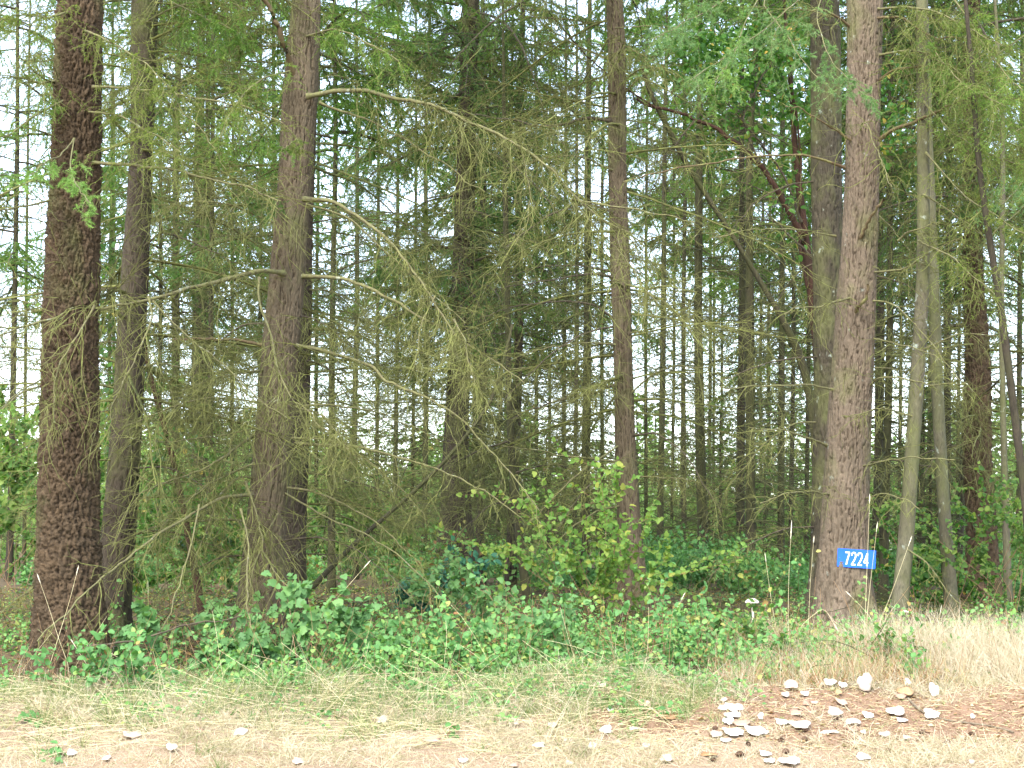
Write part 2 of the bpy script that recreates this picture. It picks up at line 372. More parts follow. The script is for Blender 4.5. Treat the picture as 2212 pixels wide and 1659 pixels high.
TREES = []   # (u at v=900, object, near?)
class Tree:
    """st: list of (v, u_left, u_right) at distance d"""
    def __init__(s, name, label, d, st, bark, top=20.0, d1=None, seed=1, flare=.35, hi=1.0, cat='tree', group=None, register=True):
        s.d = d; s.st = sorted(st); s.bark = bark
        d1 = d if d1 is None else d1
        v = np.array([a[0] for a in s.st], float); ul = np.array([a[1] for a in s.st], float); ur = np.array([a[2] for a in s.st], float)
        vs_ = np.linspace(v[0], v[-1], 40)
        cu = np.interp(vs_, v, (ul + ur) / 2); wd = np.interp(vs_, v, ur - ul)
        dd = np.interp(vs_, [v[0], v[-1]], [d1, d])
        C = np.array([P(cu[i], vs_[i], dd[i]) for i in range(40)]); R = wd / 2 / F * dd
        o = np.argsort(C[:, 2]); C = C[o]; R = R[o]
        gz = float(hgt(C[0, 0], C[0, 1]))
        # down into the ground
        dirv = (C[6] - C[0]); dirv = dirv / max(dirv[2], 1e-3)
        zb = gz - .25
        if C[0, 2] > zb:
            C = np.vstack([C[0] - dirv * (C[0, 2] - zb), C]); R = np.concatenate([[R[0] * 1.04], R])
        else:
            keep = C[:, 2] > zb; C = C[keep]; R = R[keep]
        zt = C[-1, 2]
        if top > zt + .5:
            k = 10; dv = C[-1] - C[-10]; dv = dv / dv[2]; dv[:2] *= .6
            e = np.linspace(0, 1, k)[1:]
            C = np.vstack([C, C[-1] + dv * ((top - zt) * e)[:, None]]); R = np.concatenate([R, R[-1] * (1 - .85 * e)])
        s.C, s.R = C, R
        s.base = np.array([np.interp(gz, C[:, 2], C[:, 0]), np.interp(gz, C[:, 2], C[:, 1]), gz])
        s.root = thing(name, label, cat, s.base, group)
        V, q, col = trunk_mesh('trunk', C, R, bark, min(zt + .5, 1.6 + 1250 / F * d), seed, flare, gz, hi)
        s.trunk = obj('trunk', mk_mesh('trunk', V - s.base, [q], [M[bark]], True, {'rnd': col}), s.root)
        s.uref = np.interp(900, v, (ul + ur) / 2)
        if register: TREES.append((s.uref, s))
    def at(s, z):
        return np.array([np.interp(z, s.C[:, 2], s.C[:, 0]), np.interp(z, s.C[:, 2], s.C[:, 1]), z]), np.interp(z, s.C[:, 2], s.R)

def smooth_path(pts, K):
    pts = np.asarray(pts, float); seg = np.concatenate([[0], np.cumsum(np.linalg.norm(np.diff(pts, axis=0), axis=1))])
    t = np.linspace(0, seg[-1], K)
    out = np.stack([np.interp(t, seg, pts[:, i]) for i in range(3)], 1)
    for _ in range(2):
        out[1:-1] = (out[:-2] + 2 * out[1:-1] + out[2:]) / 4
    return out, seg[-1]
def branch(tree, px, r0, r1=.004, twigs=20, tl=.6, sub=4, droop=.10, live=0, nl=.028, nw=.004, mat='limb', nmat='needle', tw='twig',
           d0=None, d1=None, t0=.12, side=1.0, rtw=.0042, sub_len=.4, sides=6, needle_n=26, label=None, name='branch', fork=0, tmat=None):
    """a limb through picture points px (u, v) whose distance runs d0 -> d1, with twigs and, if live, needles"""
    d0 = tree.d - .05 if d0 is None else d0
    d1 = d0 - .6 if d1 is None else d1
    n = len(px); dd = np.linspace(d0, d1, n)
    pts = [P(u, v, d) for (u, v), d in zip(px, dd)]
    path, L = smooth_path(pts, max(14, int(n * 5)))
    k = len(path)
    path = path + np.cumsum(rng.normal(0, .011, path.shape), axis=0) * np.linspace(0, 1, k)[:, None] ** .6
    r = r0 + (r1 - r0) * np.linspace(0, 1, k) ** .8
    r = r * (1 + .07 * rng.normal(0, 1, k))
    r[0] *= 1.5
    acc = Acc(); tubes(acc, path[None], r[None], sides)
    base = tree.base
    bo = obj(name, acc.mesh(name, [M[mat]], True, base), tree.root)
    if label: bo['label'] = label
    paths = path[None]
    if twigs:
        S, T, t, _ = sample(paths, twigs, t0, .99)
        up = np.array([0, 0, 1.])
        sd_ = unit(np.cross(T, up) + 1e-6) * np.where(rng.random(len(S)) < .5, 1, -1)[:, None] * side
        D = T * rng.uniform(.1, 1.1, (len(S), 1)) + sd_ * rng.uniform(.1, 1.1, (len(S), 1)) + up * rng.uniform(-.8, .5, (len(S), 1)) + rng.normal(0, .3, T.shape)
        Lt = tl * (.25 + 1.1 * rng.random(len(S)) ** 1.6) * (1.15 - .45 * t)
        tp = grow(S, D, Lt, 9, droop * rng.uniform(.1, 1.5, len(S)), .19)
        acc2 = Acc(); tubes(acc2, tp, np.linspace(1, .35, 9)[None] * (rtw * rng.uniform(.6, 1.3, len(S)))[:, None], 3)
        allp = [tp]
        if sub:
            S2, T2, t2, i2 = sample(tp, sub, .2, 1)
            D2 = T2 * .7 + rng.normal(0, .75, T2.shape) + np.array([0, 0, -.2])
            tp2 = grow(S2, D2, Lt[i2] * sub_len * rng.uniform(.5, 1.3, len(S2)), 6, droop * .9, .2)
            tubes(acc2, tp2, np.linspace(1, .45, 6)[None] * (rtw * .58 * rng.uniform(.8, 1.2, len(S2)))[:, None], 3)
            allp.append(tp2)
        to = obj('twigs', acc2.mesh('twigs', [M[tw if tmat is None else tmat]], False, base), bo, 'stuff')
        if live:
            a3 = Acc()
            for q_ in allp[-1:] if sub else allp:
                needles(a3, q_, needle_n, nl, nw)
            needles(a3, tp, needle_n, nl, nw)
            obj('needles', a3.mesh('needles', [M[nmat]], False, base), bo, 'stuff')
    return path
def on_trunk(tree, v, side=0):
    """picture position on the trunk's axis / edge at height v"""
    s = tree.st; vv = [a[0] for a in s]
    l_ = np.interp(v, vv, [a[1] for a in s]); r_ = np.interp(v, vv, [a[2] for a in s])
    return (l_ + r_) / 2 + side * (r_ - l_) * .42

# ---------------------------------------------------------------- shared crowns
def crown_meshes(seed, z0, z1, lmax, nlimb, nsec, nneed, droop, nmat, nl=.085, nw=.019, asym=.5, lpow=.8, sec=.5):
    """limbs + needles round the z axis, z measured from the tree's foot"""
    global rng
    keep = rng; rng = np.random.default_rng(seed)
    z = z0 + (z1 - z0) * rng.random(nlimb) ** 1.0
    f = (z - z0) / (z1 - z0)
    L = lmax * (1 - f) ** lpow * rng.uniform(.55, 1.15, nlimb) + .25
    L *= np.where(f < .15, rng.uniform(.5, 1, nlimb), 1)
    a = rng.random(nlimb) * 2 * np.pi
    S = np.stack([np.zeros(nlimb), np.zeros(nlimb), z], 1)
    D = np.stack([np.cos(a), np.sin(a), rng.uniform(-.15, .35, nlimb) + .3 * f], 1)
    lp = grow(S, D, L, 9, droop, .05)
    al = Acc(); tubes(al, lp, (np.linspace(1, .25, 9)[None] * (.006 + .007 * L)[:, None]), 4)
    S2, T2, t2, i2 = sample(lp, nsec, .18, 1)
    up = np.array([0, 0, 1.])
    sd_ = unit(np.cross(T2, up)) * np.where(np.arange(len(S2)) % 2, 1, -1)[:, None]
    D2 = T2 * .7 + sd_ * .8 + rng.normal(0, .2, T2.shape)
    L2 = L[i2] * sec * (1.1 - .75 * t2) * rng.uniform(.6, 1.2, len(S2)) + .08
    sp = grow(S2, D2, L2, 6, droop * 1.6, .08)
    tubes(al, sp, np.linspace(1, .4, 6)[None] * np.full((len(S2), 1), .0045), 3)
    an = Acc()
    tone = (rng.random(nlimb) * .7 + .3 * rng.random(nlimb))[i2]
    needles(an, sp, nneed, nl, nw, tone, spread=.75, bend=.3)
    needles(an, lp, nneed * 2, nl, nw, rng.random(nlimb), spread=.8, bend=.3)
    ml = al.mesh('crown_limbs', [M['limb_dark']]); mn = an.mesh('crown', [M[nmat]])
    rng = keep
    return mn, ml
def dead_meshes(seed, z0, z1, lmax, nlimb, nt, big=False):
    global rng
    keep = rng; rng = np.random.default_rng(seed)
    z = rng.uniform(z0, z1, nlimb); L = rng.uniform(.25, 1, nlimb) * lmax; a = rng.random(nlimb) * 2 * np.pi
    S = np.stack([z * 0, z * 0, z], 1); D = np.stack([np.cos(a), np.sin(a), rng.uniform(-.25, .25, nlimb)], 1)
    lp = grow(S, D, L, 8, .05, .07)
    acc = Acc(); tubes(acc, lp, np.linspace(1, .3, 8)[None] * (.006 + .006 * L)[:, None], 3)
    S2, T2, t2, i2 = sample(lp, nt, .15, 1)
    D2 = T2 + rng.normal(0, .7, T2.shape)
    tp = grow(S2, D2, L[i2] * .38 * rng.uniform(.4, 1.2, len(S2)), 5, .1, .12)
    tubes(acc, tp, np.linspace(1, .5, 5)[None] * np.full((len(S2), 1), .0042), 3)
    if big:
        S3, T3, t3, i3 = sample(tp, 4, .2, 1)
        tubes(acc, grow(S3, T3 + rng.normal(0, .7, T3.shape), rng.uniform(.1, .45, len(S3)), 5, .12, .16), np.linspace(1, .5, 5)[None] * np.full((len(S3), 1), .0028), 3)
    rng = keep
    return acc.mesh('dead_branches', [M['twig' if big else 'twig_far']])
CR_SLIM = [crown_meshes(11 + i, 5.2 + .7 * i, 19.5, 2.9, 60, 16, 56, .10, ('needle', 'needle_dark', 'needle', 'needle_olive')[i]) for i in range(4)]
CR_BIG = [crown_meshes(31 + i, (4.6, 6.6)[i], 22, 3.4, 105, 24, 28, .13, ('needle_dark', 'needle')[i], nl=.065, nw=.013, sec=.42) for i in range(2)]
CR_HIGH = crown_meshes(41, 8.2, 22, 3.4, 70, 20, 14, .08, 'needle', nl=.09, nw=.02)
DEAD = [dead_meshes(51 + i, .6, 8.5, 1.7, 135, 10) for i in range(3)]
DEAD_BIG = [dead_meshes(57 + i, 1.2, 9.0, 2.8, 60, 22, True) for i in range(2)]
def add_crown(tree, pair, z=0, s=1.0, dead=None):
    gz = tree.base[2]
    a, _ = tree.at(gz + 1.0); b, _ = tree.at(min(gz + 12, tree.C[-1, 2] - .5))
    ax = Vector(tuple(b - a)).normalized()
    foot = Vector(tuple(a - tree.base)) - ax * 1.0
    lean = Vector((0, 0, 1)).rotation_difference(ax).to_matrix().to_4x4()
    mw = lambda: Matrix.Translation(foot) @ lean @ Matrix.Rotation(random.random() * 6.28, 4, 'Z') @ Matrix.Diagonal((s, s, s, 1))
    if pair:
        c = obj('crown', pair[0], tree.root); c.matrix_local = Matrix.Translation(ax * z) @ mw()
        obj('crown_limbs', pair[1], c)
    if dead is not None:
        k = obj('dead_branches', dead, tree.root, 'stuff'); k.matrix_local = mw()

# ---------------------------------------------------------------- the big trees
T1 = Tree('fir_tree', 'thick dark brown fir with crumbly shaggy bark, the broadest trunk, in the hollow', 15.8,
          [(0, 125, 222), (400, 110, 212), (800, 94, 208), (1100, 84, 210), (1330, 80, 222), (1470, 78, 232)], 'shaggy', seed=3, flare=.25, hi=1.15)
T2 = Tree('fir_tree', 'grey furrowed fir trunk standing close behind the broad shaggy one', 17.6,
          [(0, 285, 341), (300, 283, 332), (600, 262, 320), (900, 244, 306), (1150, 222, 290), (1330, 212, 276)], 'furrowed', seed=5)
T3 = Tree('fir_tree', 'pinkish brown plated fir whose long dead mossy limbs hang with twigs', 17.2,
          [(0, 632, 692), (200, 613, 686), (400, 602, 668), (600, 584, 656), (800, 564, 643), (1000, 545, 626), (1150, 532, 612), (1310, 520, 604)], 'plated', seed=8, hi=1.1)
T3b = Tree('fir_tree', 'dark trunk peeping out right behind the pinkish plated fir', 20.5,
           [(300, 660, 682), (500, 648, 674), (700, 642, 672), (900, 632, 668), (1150, 615, 660), (1290, 606, 655)], 'furrowed', seed=9)
T4 = Tree('fir_tree', 'tall dark fir with flared foot in the middle, dense drooping green crown', 26,
          [(0, 1000, 1034), (400, 985, 1026), (700, 973, 1020), (900, 962, 1012), (1050, 954, 1012), (1180, 948, 1022)], 'furrowed', seed=12, flare=.5)
T5 = Tree('fir_tree', 'straight brown fir right of the middle, rising out of the yellow-green bush', 20.8,
          [(0, 1311, 1345), (100, 1313, 1350), (400, 1317, 1352), (600, 1320, 1360), (800, 1328, 1366), (1000, 1330, 1374), (1200, 1338, 1386), (1290, 1336, 1392)], 'plated', seed=14)
T6 = Tree('fir_tree', 'pink-grey plated fir trunk carrying the blue number sign', 18.0,
          [(0, 1830, 1906), (200, 1830, 1902), (400, 1827, 1898), (600, 1814, 1890), (800, 1800, 1884), (1000, 1785, 1876), (1200, 1771, 1870), (1340, 1766, 1882)], 'plated_light', seed=17, hi=1.1)
T6b = Tree('fir_tree', 'grey ridged trunk half hidden behind the tree with the sign', 20.6,
           [(0, 1752, 1812), (400, 1754, 1818), (600, 1756, 1820), (900, 1760, 1822), (1290, 1752, 1818)], 'greyish', seed=19)
T7 = Tree('pale_tree', 'slim pale smooth trunk nearest right of the sign, one bracket fungus low down', 17.6,
          [(0, 1978, 2003), (400, 1982, 2008), (600, 1980, 2008), (800, 1967, 1999), (1000, 1953, 1985), (1200, 1937, 1971), (1385, 1920, 1952)], 'smooth', top=14, seed=21, flare=.15)
T8 = Tree('pale_tree', 'slim pale trunk bending right at its foot, right of the nearest pale trunk', 19.5,
          [(420, 2000, 2020), (600, 2004, 2028), (800, 2010, 2036), (1000, 2020, 2046), (1200, 2032, 2060), (1370, 2048, 2076)], 'smooth', top=12, seed=22, flare=.15)
T9 = Tree('fir_tree', 'dark reddish-brown fir trunk among leafy brush near the right edge', 24,
          [(0, 2085, 2115), (300, 2083, 2118), (600, 2082, 2122), (800, 2088, 2138), (1000, 2084, 2140), (1200, 2092, 2152), (1310, 2090, 2158)], 'shaggy', seed=23, hi=.8)
T10 = Tree('sapling', 'thin dark curved stem crossing in front of the right-hand trunks', 16.6,
           [(0, 2080, 2088), (150, 2096, 2106), (350, 2105, 2117), (550, 2136, 2150), (700, 2160, 2176), (900, 2184, 2200), (1050, 2204, 2220), (1200, 2218, 2234), (1400, 2235, 2252)], 'dark', top=9, seed=24, flare=.1)
T14 = Tree('mossy_tree', 'thin mossy trunk bending right at its foot, left of the yellow-green bush', 22,
           [(430, 1086, 1097), (600, 1089, 1102), (800, 1092, 1105), (1000, 1097, 1113), (1200, 1117, 1134), (1315, 1133, 1153)], 'mossy', top=9.5, seed=25, flare=.1, hi=1.3)
FALL = Tree('leaning_sapling', 'bare pale sapling leaning steeply across behind the hanging twigs', 18.6,
            [(700, 1107, 1112), (870, 1059, 1067), (930, 1012, 1022), (990, 962, 973), (1060, 892, 904), (1170, 762, 776), (1250, 684, 700), (1330, 610, 626)], 'mossy', top=0, seed=26, flare=0, hi=1.6)
RED = Tree('madrone_tree', 'crooked dark red stem behind the two left trunks', 19.5,
           [(690, 300, 308), (780, 309, 321), (900, 343, 355), (1000, 370, 382), (1120, 393, 407), (1230, 412, 428)], 'red', top=0, seed=27, flare=.1)
MAD = Tree('madrone_tree', 'red-barked broadleaf tree winding behind the sign tree with green glossy leaves', 21.6,
           [(380, 1716, 1730), (500, 1728, 1746), (600, 1738, 1760), (700, 1752, 1776), (900, 1766, 1792), (1280, 1762, 1792)], 'red', top=9.5, seed=28)
DIAG = Tree('leaning_mossy_tree', 'crooked mossy stem leaning left above the slender trunks left of the sign tree', 21.2,
            [(150, 1370, 1380), (220, 1408, 1420), (370, 1482, 1497), (470, 1553, 1564), (570, 1614, 1626), (670, 1672, 1686), (760, 1722, 1742), (900, 1750, 1768), (1270, 1764, 1782)], 'mossy', top=0, seed=29, flare=0, hi=1.4)

for t, pr, z, s in ((T1, CR_HIGH, .6, 1), (T2, CR_HIGH, 0, .9), (T3, CR_HIGH, .8, 1), (T3b, CR_SLIM[0], 1.0, 1), (T4, CR_BIG[0], -.8, 1.05),
                    (T5, CR_BIG[1], 1.6, .9), (T6, CR_HIGH, .8, 1), (T6b, CR_BIG[1], 1.4, 1), (T9, CR_BIG[0], 0, .95)):
    add_crown(t, pr, z, s)

# dead hanging limbs of the plated fir
B = branch
B(T3, [(642, 190), (628, 120), (605, 50), (575, 0), (540, -60)], .034, .02, twigs=4, tl=.5, sub=2, mat='limb_brown', d1=16.4, label='thick bare brown limb rising up to the left')
B(T3, [(664, 208), (730, 195), (790, 194), (860, 214), (940, 236), (1020, 275), (1100, 312), (1180, 370), (1235, 432), (1290, 480), (1380, 540)], .025, .006, twigs=190, tl=1.0, sub=5, d0=17.0, d1=15.8, t0=.12, droop=.13, label='longest pale limb arching to the right with drooping twigs')
B(T3, [(690, 222), (800, 260), (900, 318), (980, 372), (1040, 420)], .014, .004, twigs=24, tl=.6, sub=3, d1=16.4)
B(T3, [(655, 430), (720, 431), (790, 470), (850, 520), (892, 572), (925, 622), (980, 690), (1022, 752), (1062, 840)], .023, .005, twigs=130, tl=.75, sub=5, d0=17.0, d1=15.9, t0=.3, label='pale lichen-spotted limb bending down to the right')
B(T3, [(655, 440), (760, 470), (850, 560), (930, 640), (1000, 700)], .012, .004, twigs=16, tl=.4, sub=3, d1=16.6)
B(T3, [(645, 596), (740, 600), (830, 634), (900, 680), (1000, 742), (1080, 790), (1130, 830)], .022, .005, twigs=42, tl=.55, sub=4, d1=16.0)
B(T3, [(632, 745), (700, 755), (780, 782), (812, 800), (835, 828), (905, 850), (980, 882), (1040, 935), (1110, 1010), (1170, 1090)], .021, .005, twigs=42, tl=.7, sub=4, d1=15.8)
B(T3, [(640, 958), (760, 962), (850, 982), (940, 1012), (1000, 1032), (1090, 1080), (1150, 1130)], .017, .005, twigs=30, tl=.6, sub=4, d1=15.9)
B(T3, [(612, 590), (560, 582), (500, 592), (400, 607), (320, 627), (200, 652), (100, 678), (0, 702), (-60, 720)], .026, .008, twigs=60, tl=1.25, sub=6, d0=17.0, d1=15.0, droop=.15, sub_len=.5, label='long level limb reaching left in front of the two left trunks')
B(T3, [(560, 600), (555, 650), (580, 720), (600, 800), (640, 880), (690, 940), (740, 985)], .014, .005, twigs=75, tl=.85, sub=6, d0=16.6, d1=15.6, t0=.3, droop=.1)
B(T3, [(320, 640), (330, 690), (300, 760), (250, 860), (235, 960)], .010, .004, twigs=36, tl=.75, sub=5, d0=15.7, d1=15.2, droop=.12)
B(T3, [(205, 660), (170, 720), (120, 800), (95, 890), (100, 930)], .010, .004, twigs=36, tl=.75, sub=5, d0=15.2, d1=14.9, droop=.12)
B(T3, [(330, 650), (410, 740), (480, 800), (540, 870), (600, 930)], .010, .004, twigs=40, tl=.8, sub=5, d0=15.9, d1=15.6, droop=.12)
B(T3, [(565, 745), (500, 735), (430, 736), (362, 740)], .016, .012, twigs=3, tl=.4, sub=2, mat='limb_brown', d1=16.9, label='broken brown stub pointing left')
B(T3, [(548, 940), (500, 970), (440, 1005), (370, 1030), (300, 1060)], .018, .005, twigs=40, tl=.9, sub=5, d1=16.0, droop=.1)
B(T3, [(545, 1068), (480, 1075), (420, 1110), (370, 1140), (300, 1195), (240, 1245), (170, 1320), (90, 1395)], .018, .006, twigs=36, tl=.8, sub=4, d0=16.9, d1=14.9, t0=.2, label='low pale limb sloping down to the left')
B(T3, [(520, 1100), (538, 1180), (536, 1270), (545, 1380), (552, 1470)], .011, .005, twigs=14, tl=.5, sub=3, d0=16.4, d1=15.2)
B(T3, [(430, 1090), (415, 1180), (395, 1250), (372, 1330), (330, 1400), (290, 1480)], .009, .004, twigs=14, tl=.45, sub=3, d0=15.9, d1=15.0)
B(T3, [(600, 1110), (560, 1180), (600, 1240), (640, 1300)], .010, .004, twigs=30, tl=.7, sub=4, d0=16.9, d1=16.0)
B(T3, [(530, 1040), (560, 1130), (575, 1180), (540, 1260)], .012, .004, twigs=50, tl=.8, sub=5, d0=16.7, d1=16.2)
B(T3, [(606, 1060), (700, 1110), (780, 1140), (870, 1190), (960, 1260), (1030, 1320)], .012, .004, twigs=24, tl=.6, sub=4, d1=16.2)
B(T3, [(980, 690), (1010, 740), (1040, 800), (1050, 850)], .010, .004, twigs=60, tl=.55, sub=5, d0=16.1, d1=15.8, t0=.05, droop=.07)
B(T3, [(940, 640), (900, 700), (905, 760), (880, 800)], .008, .003, twigs=30, tl=.5, sub=5, d0=16.2, d1=15.8)
B(T3, [(1130, 335), (1150, 420), (1140, 480), (1110, 520)], .008, .003, twigs=34, tl=.6, sub=5, d0=16.3, d1=15.9)
B(T3, [(1235, 430), (1330, 450), (1430, 470), (1510, 490)], .010, .004, twigs=18, tl=.5, sub=4, d0=16.0, d1=15.6)
B(T3, [(1240, 440), (1300, 500), (1350, 560), (1400, 640)], .010, .004, twigs=34, tl=.6, sub=4, d0=16.0, d1=15.6)
B(T3, [(640, 880), (700, 900), (740, 960), (760, 1010)], .009, .003, twigs=60, tl=.6, sub=5, d0=16.3, d1=15.7, droop=.06)
B(T3, [(560, 870), (470, 860), (380, 880), (300, 930)], .011, .004, twigs=50, tl=.8, sub=5, d0=16.9, d1=16.1)
B(T3, [(550, 1000), (450, 1050), (380, 1120), (330, 1200)], .010, .004, twigs=50, tl=.7, sub=5, d0=16.9, d1=16.2)
B(T3, [(590, 480), (500, 440), (400, 440), (330, 470)], .012, .004, twigs=60, tl=.9, sub=5, d0=17.0, d1=16.4)
rl = np.random.default_rng(77)
for tr_, v0_, v1_, nl_ in ((T2, 560, 1250, 9), (T3, 640, 1240, 12), (T3b, 380, 1200, 10), (T4, 560, 1100, 12), (T5, 560, 1150, 9), (T6b, 300, 1150, 9), (T9, 250, 1150, 8), (T14, 500, 1150, 7)):
    for q_ in range(nl_):
        v_ = v0_ + (v1_ - v0_) * (q_ + rl.random()) / nl_; sd0 = 1 if (q_ + (tr_ is T3)) % 2 else -1
        u_ = on_trunk(tr_, v_, sd0 * .6); ln = rl.uniform(130, 330) * 18 / tr_.d * sd0; ri, sg = rl.uniform(-40, 50), rl.uniform(20, 190)
        px_ = [(u_, v_), (u_ + ln * .3, v_ - ri * .4), (u_ + ln * .62, v_ - ri * .5 + sg * .3), (u_ + ln, v_ + sg)]
        B(tr_, px_, rl.uniform(.008, .015), .003, twigs=int(rl.uniform(22, 50)), tl=rl.uniform(.5, .95), sub=5, d0=tr_.d - .02, d1=tr_.d - rl.uniform(-.6, 1.3), mat='limb_dark' if rl.random() < .4 else 'limb', rtw=.0036, droop=rl.uniform(.04, .12))
for px_, n_, d_ in (([(1990, 60), (2040, 130), (2100, 190), (2190, 230)], 60, 17.0), ([(1995, 220), (2060, 300), (2130, 350), (2230, 380)], 60, 17.2), ([(2000, 330), (2080, 420), (2160, 470), (2230, 520)], 46, 17.0), ([(2040, -30), (2100, 60), (2150, 150), (2212, 210)], 60, 17.0), ([(1985, 520), (2060, 560), (2140, 640)], 30, 17.0)):
    B(T7, px_, .011, .004, twigs=n_, tl=.7, sub=5, live=1, nmat='needle_olive' if n_ < 60 else 'needle', needle_n=14, nl=.034, nw=.006, d0=17.5, d1=d_ - 1.0)
# left trunks
B(T1, [(180, 350), (280, 358), (400, 380), (470, 395), (545, 412), (600, 440)], .019, .007, twigs=60, tl=.9, sub=5, d0=15.7, d1=15.4, droop=.1)
B(T1, [(200, 188), (300, 190), (420, 205), (520, 225), (600, 260)], .013, .005, twigs=46, tl=.7, sub=5, live=1, nl=.03, nw=.005, needle_n=12, nmat='needle_olive', d0=15.6, d1=15.0)
B(T1, [(140, 170), (80, 185), (20, 160), (-30, 140)], .012, .005, twigs=30, tl=.7, sub=4, live=1, nmat='needle_olive', needle_n=16, d1=15.2)
B(T1, [(120, 430), (60, 440), (0, 455), (-50, 470)], .014, .006, twigs=20, tl=.6, sub=4, d1=15.2)
B(T1, [(100, 830), (40, 850), (-20, 900), (-80, 960)], .010, .005, twigs=18, tl=.6, sub=4, d1=15.2)
B(T2, [(310, 295), (345, 320), (370, 352), (400, 372)], .020, .010, twigs=6, tl=.4, mat='limb_dark', d1=17.5)
B(T2, [(320, 120), (380, 190), (430, 230), (520, 290)], .014, .006, twigs=24, tl=.8, sub=5, live=1, nmat='needle_dark', d1=17.8, mat='limb_dark')
B(T2, [(300, 60), (360, 20), (430, 0), (500, 20)], .012, .006, twigs=34, tl=.8, sub=5, live=1, nmat='needle_olive', d1=16.8, needle_n=18)
B(T2, [(300, 540), (350, 500), (430, 520), (520, 560)], .014, .005, twigs=24, tl=.7, sub=4, d1=17.0, mat='limb_dark', live=1, nmat='needle_olive', needle_n=8)
B(T2, [(240, 1000), (330, 1040), (420, 1030), (520, 1000)], .012, .004, twigs=30, tl=.7, sub=4, d1=17.4)
B(T1, [(210, 1395), (150, 1405), (300, 1390), (420, 1350), (560, 1332)], .012, .006, twigs=0, d0=15.2, d1=15.0, mat='limb_dark')
# middle trunks
for px, r, tw_, L_ in (([(1320, 130), (1230, 90), (1150, 40), (1080, -10)], .014, 26, .6), ([(1322, 262), (1270, 255), (1210, 272), (1140, 275), (1080, 262), (1000, 250)], .024, 34, .7),
                       ([(1328, 600), (1280, 590), (1200, 612), (1090, 642)], .016, 30, .6), ([(1330, 690), (1280, 655), (1200, 655), (1120, 668), (1060, 700)], .018, 30, .6),
                       ([(1332, 830), (1275, 852), (1220, 862), (1150, 885), (1080, 915)], .018, 26, .55), ([(1332, 745), (1270, 740), (1180, 750), (1100, 770)], .014, 24, .55),
                       ([(1338, 998), (1280, 990), (1220, 984), (1140, 972), (1080, 968)], .014, 20, .5), ([(1340, 960), (1270, 1010), (1210, 1080), (1160, 1140)], .014, 18, .5),
                       ([(1330, 460), (1270, 440), (1180, 470), (1100, 520), (1040, 580)], .018, 34, .7), ([(1330, 370), (1260, 340), (1180, 350), (1090, 380)], .014, 34, .7),
                       ([(1362, 850), (1420, 800), (1480, 790), (1540, 800)], .012, 18, .5), ([(1362, 720), (1420, 700), (1500, 680)], .010, 18, .5),
                       ([(1350, 200), (1400, 150), (1440, 110)], .012, 14, .5), ([(1352, 550), (1400, 520), (1500, 500)], .010, 20, .6)):
    B(T5, px, r, .005, twigs=tw_, tl=L_, sub=4, mat='limb_dark' if r > .015 else 'limb', d1=20.2, tw='twig_far' if r > .015 else 'twig', live=1 if px[0][1] < 500 else 0, nmat='needle_olive', needle_n=10, nl=.035, nw=.006)
for px, n_, mt in (([(1005, 30), (1060, 60), (1130, 90), (1160, 50)], 30, 'needle_dark'), ([(995, 90), (900, 130), (820, 170), (760, 240)], 60, 'needle_dark'), ([(1000, 160), (1070, 200), (1130, 160)], 34, 'needle_dark'),
                   ([(1000, 200), (930, 240), (870, 300)], 44, 'needle_olive'), ([(990, 320), (900, 320), (800, 370), (750, 430)], 60, 'needle_dark'), ([(1000, 310), (1080, 330), (1140, 370)], 44, 'needle_dark'),
                   ([(990, 420), (910, 440), (830, 500)], 50, 'needle_olive'), ([(1010, 450), (1080, 470), (1160, 460)], 50, 'needle_dark'), ([(990, 540), (920, 530), (840, 560), (780, 600)], 50, 'needle_dark'),
                   ([(990, 10), (880, -10), (800, 30), (740, 90)], 60, 'needle'), ([(1010, 570), (1090, 540), (1150, 490), (1230, 450)], 44, 'needle_olive'), ([(1000, 640), (920, 650), (840, 700)], 44, 'needle_olive'),
                   ([(1010, 90), (960, 40), (920, 0)], 40, 'needle_dark'), ([(985, 250), (1040, 280), (1120, 240), (1200, 250)], 44, 'needle_dark'), ([(985, 740), (900, 760), (820, 790)], 40, 'needle_olive')):
    B(T4, px, .024, .006, twigs=n_, tl=.75, sub=5, live=1, nmat=mt, needle_n=16, nl=.05, nw=.009, mat='limb_dark', d0=25.9, d1=25.0, tw='twig_far', droop=.16)
